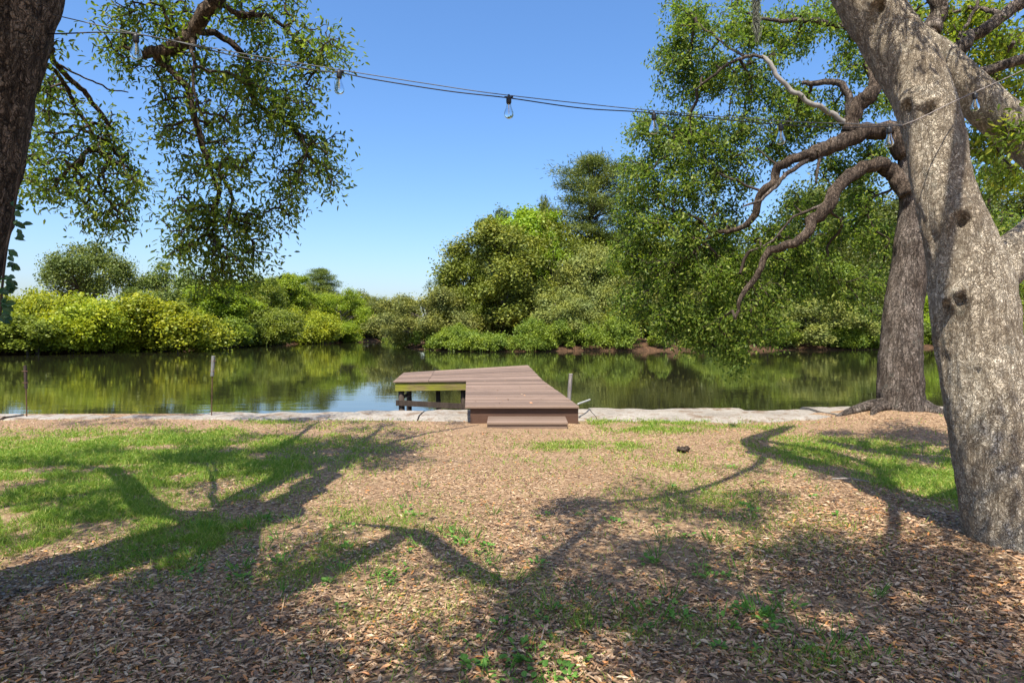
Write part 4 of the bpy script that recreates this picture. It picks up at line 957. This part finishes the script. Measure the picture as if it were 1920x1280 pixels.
# ------------------------------------------------------------------ far trees
far = dict(
    myrtle=leaf_mat('myrtle_leaf', [(.12, .17, .015), (.21, .275, .02), (.34, .375, .03), (.17, .23, .02)], .35, .5, .3, .18, pscale=.55),
    green=leaf_mat('shrub_leaf', [(.09, .125, .018), (.14, .19, .025), (.20, .25, .035)], .35, .5, .3, .4, pscale=.55),
    oak=leaf_mat('far_oak_leaf', [(.07, .095, .025), (.11, .145, .035), (.16, .19, .05)], .3, .5, .3, .35, pscale=.55),
    mossy=leaf_mat('mossy_leaf', [(.11, .145, .04), (.17, .21, .06), (.25, .28, .10)], .25, .6, .2, .25, pscale=.55),
    cedar=leaf_mat('cedar_leaf', [(.085, .12, .022), (.145, .19, .033), (.23, .265, .05)], .25, .55, .25, .2, pscale=.55),
    bright=leaf_mat('bright_leaf', [(.12, .20, .02), (.19, .29, .025), (.25, .34, .03)], .4, .5, .3, .25, pscale=.55),
    pine=leaf_mat('pine_needle', [(.06, .10, .025), (.11, .155, .035), (.16, .20, .05)], .2, .5, .3, .2, pscale=.55),
    dark=leaf_mat('dark_leaf', [(.045, .065, .014), (.08, .11, .02), (.12, .155, .03)], .3, .5, .3, .35, pscale=.55),
    blue=leaf_mat('blue_leaf', [(.07, .11, .055), (.10, .145, .075)], .25, .55, .25, .2, pscale=.55),
)
def lobed_crown(seed, H, Rw, base, nlobe, nleaf, leafL, shape='dome', rl=(.22, .36), fill=.35):
    """leaf arrays of a crown of lobes; H height, Rw half width, base = height where leaves begin"""
    rs = np.random.RandomState(seed); cs = []
    while len(cs) < nlobe:
        q = rs.uniform(-1, 1, 3); q[2] = rs.uniform(0, 1)
        if shape == 'dome': ok = (q[0] ** 2 + q[1] ** 2) < (1 - max(0, q[2] - .25) ** 2 * 1.6)
        elif shape == 'cone': ok = math.hypot(q[0], q[1]) < (1.02 - q[2]) * 1.0
        elif shape == 'ball': ok = q[0] ** 2 + q[1] ** 2 + (2 * q[2] - 1) ** 2 < 1
        else: ok = True
        if not ok: continue
        if rs.uniform() < fill or math.hypot(q[0], q[1]) > .45 or q[2] > .6: cs.append(q)
    cs = np.array(cs); rl_ = rs.uniform(*rl, nlobe)
    c = np.stack([cs[:, 0] * Rw * .8, cs[:, 1] * Rw * .8, base + cs[:, 2] * (H - base) * .88], 1)
    wts = rl_ ** 2; k = rs.choice(nlobe, nleaf, p=wts / wts.sum())
    d = nrm(rs.normal(0, 1, (nleaf, 3))); d[:, 2] = np.where(d[:, 2] < -.55, -d[:, 2], d[:, 2])
    rad = rl_[k] * Rw * (rs.uniform(.0, 1, nleaf) ** .48)
    wob = 1 + .35 * np.sin(d[:, 0] * 5 + k) * np.sin(d[:, 1] * 6 + k * 2) + rs.normal(0, .20, nleaf)
    pos = c[k] + d * (rad * wob)[:, None] * np.array([1, 1, .92]) + rs.normal(0, .035 * Rw, (nleaf, 3))
    no = nrm(d * .55 + np.array([0, 0, .45]) + rs.normal(0, .55, (nleaf, 3)))
    ax = nrm(np.cross(no, rs.normal(0, 1, (nleaf, 3))) + np.array([0, 0, -.15]))
    L_ = leafL * rs.uniform(.6, 1.3, nleaf)
    return pos, ax, no, L_ * 1.05, L_ * .62, c
def pine_crown(seed, H, Rw, base, nbr, per, L0):
    """flat needle pads carried on near-level branches, with gaps between them"""
    rs = np.random.RandomState(seed); pos = []; ax = []; cl = []; az = rs.uniform(0, 6.28)
    for k in range(nbr):
        t = (k + rs.uniform(0, .8)) / nbr; z = base + (H - base) * t; az += 2.4 + rs.normal(0, .35)
        prof = math.sin(math.pi * min(1, .22 + .80 * t)) ** .7 if base > 3 else (1.05 - t)
        reach = Rw * prof * rs.uniform(.65, 1.05)
        for f in np.linspace(.38, 1, 3 + int(reach > Rw * .5)):
            a = az + rs.normal(0, .30); r = reach * f
            c = np.array([r * math.cos(a), r * math.sin(a), z + r * .18 + rs.normal(0, .2)]); cl.append(c)
            sp = Rw * rs.uniform(.085, .135) * (1 if base > 3 else 1.3)
            q = rs.normal(0, 1, (per, 3)) * np.array([sp, sp, sp * .45]) + c; pos.append(q)
            ax.append(nrm(rs.normal(0, .75, (per, 3)) + nrm(q - c + 1e-6) * .6 + [0, 0, .35]))
    pos = np.concatenate(pos); ax = np.concatenate(ax); n = len(pos)
    return pos, ax, nrm(rs.normal(0, .7, (n, 3)) + [0, 0, .6]), L0 * rs.uniform(.7, 1.3, n), np.full(n, .075), np.array(cl)
def trunk_mesh(H, top, r, lobes, seed, nb=9, nstem=1, Rw=1, level=False):
    rs = np.random.RandomState(seed); mb = MB()
    for s in range(nstem):
        ox, oy = (0, 0) if nstem == 1 else (rs.uniform(-.4, .4) * Rw, rs.uniform(-.3, .3) * Rw)
        pts = spline([(ox * .5, oy * .5, -1.0), (ox * .6 + rs.normal(0, .02) * H, oy * .6, top * .33), (ox * .8 + rs.normal(0, .02) * H, oy * .8 + rs.normal(0, .02) * H, top * .66), (ox, oy, top)], 14)
        mb.tube(pts, np.linspace(r / math.sqrt(nstem), r * .22 / math.sqrt(nstem), 14), 7)
        for k in range(max(2, nb // nstem)):
            c = lobes[rs.randint(len(lobes))]; t = min(.9, max(.25, (c[2] / top) * rs.uniform(.45, .75))) if not level else min(.97, max(.1, (c[2] - .28 * math.hypot(c[0], c[1])) / top)); q = pts[int(t * 13)]
            mid = (q + c) / 2 + [0, 0, -.04 * H * rs.uniform(-1, 1)]
            mb.tube(spline([q, mid, c], 7), np.linspace(r * .36, r * .08, 7), 5)
    return mb
PROTO = {}
def proto(kind):
    H, Rw = {'myrtle': (5, 4.2), 'myrtle_low': (3.2, 3.6), 'shrub': (4.5, 3.4), 'oak': (10, 6.5), 'lone': (9, 5.2), 'cedar': (12, 5.5), 'bright': (12, 4.5), 'mossy': (8, 7), 'pine': (22, 5.6), 'youngpine': (7, 2.5), 'dark': (14, 7), 'sparse': (9, 3.4), 'willowy': (7, 5)}[kind]
    sd = abs(hash(kind)) % 9999 if False else sum(ord(ch) * (i_ + 1) for i_, ch in enumerate(kind))
    if kind == 'myrtle': d = lobed_crown(sd, H, Rw, .3, 34, 44000, .20, 'dome', (.18, .32)); tr = trunk_mesh(H, 3.2, .16, d[5], sd, 14, 5, Rw)
    elif kind == 'myrtle_low': d = lobed_crown(sd, H, Rw, .1, 26, 34000, .19, 'dome', (.18, .30)); tr = trunk_mesh(H, 2, .12, d[5], sd, 12, 5, Rw)
    elif kind == 'shrub': d = lobed_crown(sd, H, Rw, .2, 28, 24000, .19, 'dome', (.18, .32)); tr = trunk_mesh(H, 2.8, .14, d[5], sd, 12, 4, Rw)
    elif kind == 'oak': d = lobed_crown(sd, H, Rw, 2.2, 46, 38000, .24, 'dome', (.14, .28)); tr = trunk_mesh(H, 7.5, .32, d[5], sd, 22)
    elif kind == 'lone': d = lobed_crown(sd, H, Rw, 2.6, 64, 26000, .20, 'ball', (.12, .24), .2); tr = trunk_mesh(H, 7, .26, d[5], sd, 30)
    elif kind == 'cedar': d = lobed_crown(sd, H, Rw, .8, 74, 46000, .22, 'dome', (.10, .24), .5); tr = trunk_mesh(H, 10.5, .3, d[5], sd, 26)
    elif kind == 'bright': d = lobed_crown(sd, H, Rw, 3, 40, 44000, .24, 'ball', (.14, .28)); tr = trunk_mesh(H, 9.5, .24, d[5], sd, 24)
    elif kind == 'mossy': d = lobed_crown(sd, H, Rw, .6, 60, 44000, .20, 'dome', (.10, .2), .5); tr = trunk_mesh(H, 6, .3, d[5], sd, 34)
    elif kind == 'pine': d = pine_crown(sd, H, Rw, 11.0, 26, 260, .5); tr = trunk_mesh(H, 21, .34, d[5], sd, 60, level=True)
    elif kind == 'youngpine': d = pine_crown(sd, H, Rw, 1.0, 20, 160, .36); tr = trunk_mesh(H, 6.6, .14, d[5], sd, 24, level=True)
    elif kind == 'dark': d = lobed_crown(sd, H, Rw, 1.5, 50, 38000, .28, 'dome', (.14, .28)); tr = trunk_mesh(H, 10, .36, d[5], sd, 22)
    elif kind == 'sparse': d = lobed_crown(sd, H, Rw, 2.5, 40, 3600, .18, 'ball', (.10, .2)); tr = trunk_mesh(H, 7.5, .2, d[5], sd, 46)
    elif kind == 'willowy': d = lobed_crown(sd, H, Rw, .2, 50, 34000, .19, 'dome', (.12, .22), .5); tr = trunk_mesh(H, 5, .16, d[5], sd, 26, 3, Rw)
    return H, Rw, d, tr
def place(kind, mat, px, wpx, ytop, d, name, label, cat='tree', group=None, rz=None):
    x = (px - 960) / F * d; zb = float(bank_z(np.array([x]), np.array([d]))[0]); zb = max(zb, -.55)
    height = (HOR - ytop) / F * d + EYE - zb; halfw = wpx / F * d / 2
    root = empty(name, (x, d, zb - .05), label, cat, group)
    if kind not in PROTO:
        H, Rw, dd_, tr = proto(kind)
        t = tr.build('trunk', M['far_bark'], root, smooth=True, local=True)
        c = leaf_mesh('crown', *dd_[:5], far[mat], root, False, True)
        H = float(np.percentile(dd_[0][:, 2], 99.3)); Rw = float(np.percentile(np.abs(dd_[0][:, :2]), 97.5)); PROTO[kind] = (H, Rw, t, c)
    else:
        H, Rw, t0, c0 = PROTO[kind]
        for src in (t0, c0):
            q = src.copy(); C.objects.link(q); q.parent = root
            if src is c0:
                q.material_slots[0].link = 'OBJECT'; q.material_slots[0].material = far[mat]
    H, Rw = PROTO[kind][:2]
    root.scale = (halfw / Rw, halfw / Rw, height / H)
    root.rotation_euler.z = RS.uniform(0, 6.28) if rz is None else rz
    return root
LBK = 'shrubs along the left bank'; RBK = 'trees on the far right bank'
TREES = [
 # left bank
 ('myrtle', 'myrtle', 20, 190, 536, 61, 'shrub', 'large yellow-green shrub just behind the vine and the dark leaning trunk', 'shrub'),
 ('myrtle', 'myrtle', 118, 190, 556, 63, 'shrub', 'yellow-green shrub in front of the foot of the lone round-headed tree', 'shrub'),
 ('shrub', 'green', 55, 150, 594, 59.5, 'shrub', 'grey-green low shrub overhanging the water behind the dark-sleeved stake', 'shrub'),
 ('myrtle_low', 'myrtle', 198, 105, 602, 65, 'shrub', 'small round yellow shrub low at the water beside the young pine', 'shrub'),
 ('myrtle', 'myrtle', 330, 205, 563, 69, 'shrub', 'widest yellow-green shrub mound behind the grey-sleeved stake', 'shrub'),
 ('shrub', 'bright', 135, 110, 600, 62.5, 'shrub', 'pale green shrub at the water between grey-green and round yellow shrubs', 'shrub'),
 ('youngpine', 'pine', 248, 85, 543, 67, 'young_pine', 'slender blue-green young pine among the yellow shrubs of the left bank', 'tree'),
 ('lone', 'oak', 163, 152, 460, 84, 'round_tree', 'lone round-headed tree rising above the yellow shrubs on the left bank', 'tree'),
 ('dark', 'pine', 310, 150, 500, 88, 'dark_tree', 'dark bushy evergreen under the hanging branch tip on the left bank', 'tree'),
 ('bright', 'bright', 428, 120, 528, 84, 'bright_tree', 'bright green tree standing behind the widest yellow shrub mound', 'tree'),
 ('shrub', 'green', 415, 110, 598, 80, 'shrub', 'mid-green shrub at the water where the left bank turns away', 'shrub'),
 ('myrtle', 'green', 490, 120, 575, 93, 'shrub', 'large dark green shrub at the bend of the left bank', 'shrub'),
 ('dark', 'green', 482, 110, 518, 102, 'leafy_tree', 'mid-green tree with a broad crown over the bend of the left bank', 'tree'),
 ('bright', 'bright', 548, 90, 516, 116, 'bright_tree', 'narrow light green tree left of the distant pine top', 'tree'),
 ('myrtle', 'myrtle', 578, 100, 580, 106, 'shrub', 'yellow-green shrub at the water on the far part of the left bank', 'shrub'),
 ('myrtle_low', 'bright', 635, 80, 607, 116, 'shrub', 'low bright shrub at the waterline near the river bend', 'shrub'),
 ('pine', 'pine', 602, 66, 505, 150, 'distant_pine', 'small distant pine crown poking above the wooded hill', 'tree'),
 ('dark', 'bright', 640, 110, 545, 124, 'leafy_tree', 'fresh green tree on the wooded hill before the river bend', 'tree'),
 ('dark', 'oak', 695, 90, 560, 134, 'leafy_tree', 'mid-green tree at the river bend beside the mossy grey tree', 'tree'),
 # right bank
 ('mossy', 'mossy', 805, 200, 545, 79, 'mossy_tree', 'grey-green mossy tree leaning low over the water at the point', 'tree'),
 ('cedar', 'cedar', 940, 215, 425, 84, 'cedar_tree', 'broad dark olive cedar in the middle of the far bank', 'tree'),
 ('bright', 'bright', 995, 150, 398, 95, 'bright_tree', 'tall bright yellow-green tree behind the dark olive cedar', 'tree'),
 ('bright', 'blue', 935, 115, 405, 104, 'blue_green_tree', 'bluish green tree top behind the left shoulder of the olive cedar', 'tree'),
 ('sparse', 'blue', 840, 75, 495, 88, 'sparse_tree', 'sparse grey tree with bare twigs left of the olive cedar', 'tree'),
 ('pine', 'pine', 1112, 158, 298, 97, 'tall_pine', 'tallest pine with a layered open crown above the far bank', 'tree'),
 ('sparse', 'mossy', 880, 70, 470, 86, 'sparse_tree', 'thin grey-green tree with open twigs on the left flank of the olive cedar', 'tree'),
 ('sparse', 'bright', 1040, 90, 440, 88, 'sparse_tree', 'open light green tree with bare grey stems right of the olive cedar', 'tree'),
 ('youngpine', 'pine', 1022, 52, 378, 100, 'young_pine', 'thin pine top left of the tallest pine', 'tree'),
 ('oak', 'mossy', 1090, 150, 465, 85, 'grey_oak', 'pale grey-green oak below the tallest pine', 'tree'),
 ('oak', 'green', 1050, 190, 405, 93, 'leafy_tree', 'tall mid-green tree filling the gap between the bright tree and the tallest pine', 'tree'),
 ('dark', 'green', 1175, 150, 425, 97, 'leafy_tree', 'mid-green tree behind the trunk of the tallest pine', 'tree'),
 ('oak', 'green', 868, 110, 488, 83, 'leafy_tree', 'rounded green tree at the left foot of the olive cedar', 'tree'),
 ('willowy', 'mossy', 1062, 140, 548, 75, 'mossy_tree', 'pale grey-green spreading tree low at the water right of the dock', 'tree'),
 ('bright', 'bright', 1185, 120, 478, 90, 'bright_tree', 'light yellow-green tree just left of the hanging oak foliage', 'tree'),
 ('shrub', 'green', 1150, 110, 575, 75, 'shrub', 'green shrub on the reddish bank behind the grey mooring post', 'shrub'),
 ('oak', 'oak', 1235, 190, 500, 84, 'leafy_tree', 'mid-green tree seen through the left part of the hanging oak foliage', 'tree'),
 ('dark', 'dark', 1340, 260, 430, 98, 'dark_tree', 'dark tree on the far bank behind the arching oak limbs', 'tree'),
 ('dark', 'green', 1440, 230, 470, 92, 'leafy_tree', 'green tree on the far bank below the arching oak limbs', 'tree'),
 ('willowy', 'mossy', 1530, 190, 560, 76, 'mossy_tree', 'soft grey-green bushy tree low at the water left of the furrowed trunk', 'tree'),
 ('willowy', 'green', 1440, 110, 592, 75, 'shrub', 'soft green shrub at the water below the lowest oak limb', 'shrub'),
 ('dark', 'dark', 1580, 250, 325, 104, 'dark_tree', 'tall dark tree left of the furrowed trunk on the far bank', 'tree'),
 ('bright', 'green', 1530, 120, 480, 90, 'leafy_tree', 'fresh green tree behind the soft grey-green bushy tree', 'tree'),
 ('dark', 'dark', 1740, 260, 350, 108, 'dark_tree', 'dark tree behind the gap between the two right trunks', 'tree'),
 ('dark', 'dark', 1880, 280, 330, 104, 'dark_tree', 'dark tree behind the pale fork of the knotted oak', 'tree'),
 ('shrub', 'bright', 1745, 120, 560, 86, 'shrub', 'bright shrub seen between the two right trunks', 'shrub'),
 ('shrub', 'dark', 1640, 130, 575, 80, 'shrub', 'dark shrub at the water beside the furrowed trunk', 'shrub'),
 ('oak', 'green', 1925, 200, 520, 86, 'leafy_tree', 'green tree on the far bank right of the knotted trunk', 'tree'),
]
for t in TREES: place(t[0], t[1], t[2], t[3], t[4], t[5], t[6], t[7], t[8], t[6].replace('_', ' ') + ('s on the left bank' if t[2] < 720 else 's on the far right bank'))
# near-bank bush at the right edge
place('shrub', 'bright', 1965, 150, 560, 27, 'shrub', 'bright green bush at the water edge right of the knotted trunk', 'shrub')
# palmetto
pr = empty('palmetto', P(1160, 648, 74.5), 'small fan palm with drooping fronds at the foot of the right bank', 'palm')
mb = MB(); q = np.array(pr.location); mb.tube(spline([q - [0, 0, .6], q + [0.1, 0, 1.2], q + [.05, 0, 2.6]], 8), .16, 8); mb.build('trunk', M['far_bark'], pr)
rs = np.random.RandomState(2); p_, a_, n_, l_ = [], [], [], []
for k in range(26):
    th = rs.uniform(0, 6.28); el = rs.uniform(-.6, 1.1); b = np.array([math.cos(th) * math.cos(el), math.sin(th) * math.cos(el), math.sin(el)])
    hub = q + [.05, 0, 2.7] + b * .9; s = nrm(np.cross(b, [0, 0, 1.]))
    for f in np.linspace(-1.1, 1.1, 9):
        p_.append(hub); a_.append(b * math.cos(f) + s * math.sin(f) + [0, 0, -.25]); n_.append([0, 0, 1.]); l_.append(.8)
leaf_mesh('fronds', np.array(p_), np.array(a_), np.array(n_), np.array(l_), np.full(len(l_), .07), far['bright'], pr)

# the woods behind, which read as one mass
def woods(name, label, spots, mat, seed, nl=5000, lf=.36):
    rs = np.random.RandomState(seed); PP, AA, NN, LL = [], [], [], []
    for (x_, y_, h_, r_) in spots:
        zb = float(bank_z(np.array([x_]), np.array([y_]))[0])
        pos, ax, no, L_, W_, c_ = lobed_crown(rs.randint(9999), h_, r_, h_ * .05, 40, nl, lf, 'dome', (.13, .30))
        PP.append(pos + [x_, y_, zb]); AA.append(ax); NN.append(no); LL.append(L_)
    LL = np.concatenate(LL)
    tag(leaf_mesh(name, np.concatenate(PP), np.concatenate(AA), np.concatenate(NN), LL, LL * .55, far[mat]), label, 'woods', kind='stuff')
rs = np.random.RandomState(12)
sp = []
for k in range(100):
    px = rs.uniform(300, 900); d = rs.uniform(120, 225); x_ = (px - 960) / F * d
    if shore_dist(np.array([x_]), np.array([d]))[0] < 4: continue
    yt = np.interp(px, [300, 450, 560, 650, 720, 790, 900], [530, 516, 508, 525, 542, 548, 540]) + rs.uniform(-4, 18)
    sp.append((x_, d, max(3, (HOR - yt) / F * d - .5), rs.uniform(4, 6.5)))
woods('left_woods', 'wooded hill beyond the left bank reading as one green mass', sp, 'green', 1)
sp = []
for k in range(16):
    px = rs.uniform(-500, 60); d = rs.uniform(70, 120); x_ = (px - 960) / F * d
    if shore_dist(np.array([x_]), np.array([d]))[0] < 3: continue
    sp.append((x_, d, max(3, (HOR - rs.uniform(540, 570)) / F * d), rs.uniform(4, 6)))
for k in range(14):
    px = rs.uniform(60, 420); d = rs.uniform(88, 120); x_ = (px - 960) / F * d
    if shore_dist(np.array([x_]), np.array([d]))[0] < 3: continue
    sp.append((x_, d, max(3, (HOR - rs.uniform(548, 575)) / F * d), rs.uniform(4, 6)))
for k in range(60):
    px = rs.uniform(-500, 700); d = 52
    while True:
        sd_ = shore_dist(np.array([(px - 960) / F * d]), np.array([d]))[0]
        if sd_ > rs.uniform(.5, 4): break
        d += .7
    sp.append(((px - 960) / F * d, d, rs.uniform(1.4, 3.8), rs.uniform(1.6, 3.2)))
woods('left_thicket', 'yellow-green thicket behind the shrubs of the left bank', sp, 'myrtle', 2, 4500, .22)
sp = []
for k in range(90):
    px = rs.uniform(900, 2050); d = rs.uniform(92, 150); x_ = (px - 960) / F * d
    if shore_dist(np.array([x_]), np.array([d]))[0] < 6: continue
    yt = np.interp(px, [880, 960, 1100, 1250, 1400, 1600, 2500], [560, 490, 470, 450, 420, 330, 280]) + rs.uniform(0, 70)
    sp.append((x_, d, (HOR - yt) / F * d - .5, rs.uniform(5, 8)))
for k in range(40):
    px = rs.uniform(860, 2000); d = rs.uniform(88, 100); x_ = (px - 960) / F * d
    sp.append((x_, d, rs.uniform(6, 10), rs.uniform(5, 7)))
woods('right_woods', 'dense dark woods filling the far right bank', sp, 'dark', 3, 6500, .32)
sp = []
for k in range(46):
    px = rs.uniform(930, 2050); d = rs.uniform(80, 92); x_ = (px - 960) / F * d
    if shore_dist(np.array([x_]), np.array([d]))[0] < 6: continue
    sp.append((x_, d, rs.uniform(3, 6.5), rs.uniform(2.5, 4.5)))
for k in range(100):
    px = rs.uniform(720, 2050); d = 64
    while True:
        sd_ = shore_dist(np.array([(px - 960) / F * d]), np.array([d]))[0]
        if sd_ > rs.uniform(.1, 2.6) or d > 120: break
        d += .5
    if (890 < px < 1010 and rs.uniform() < .5) or (px > 1010 and rs.uniform() < .55): continue
    sp.append(((px - 960) / F * d, d, rs.uniform(1.2, 3.6), rs.uniform(1.4, 3)))
woods('right_undergrowth', 'leafy undergrowth below the trees of the right bank', sp, 'green', 4, 5000, .19)
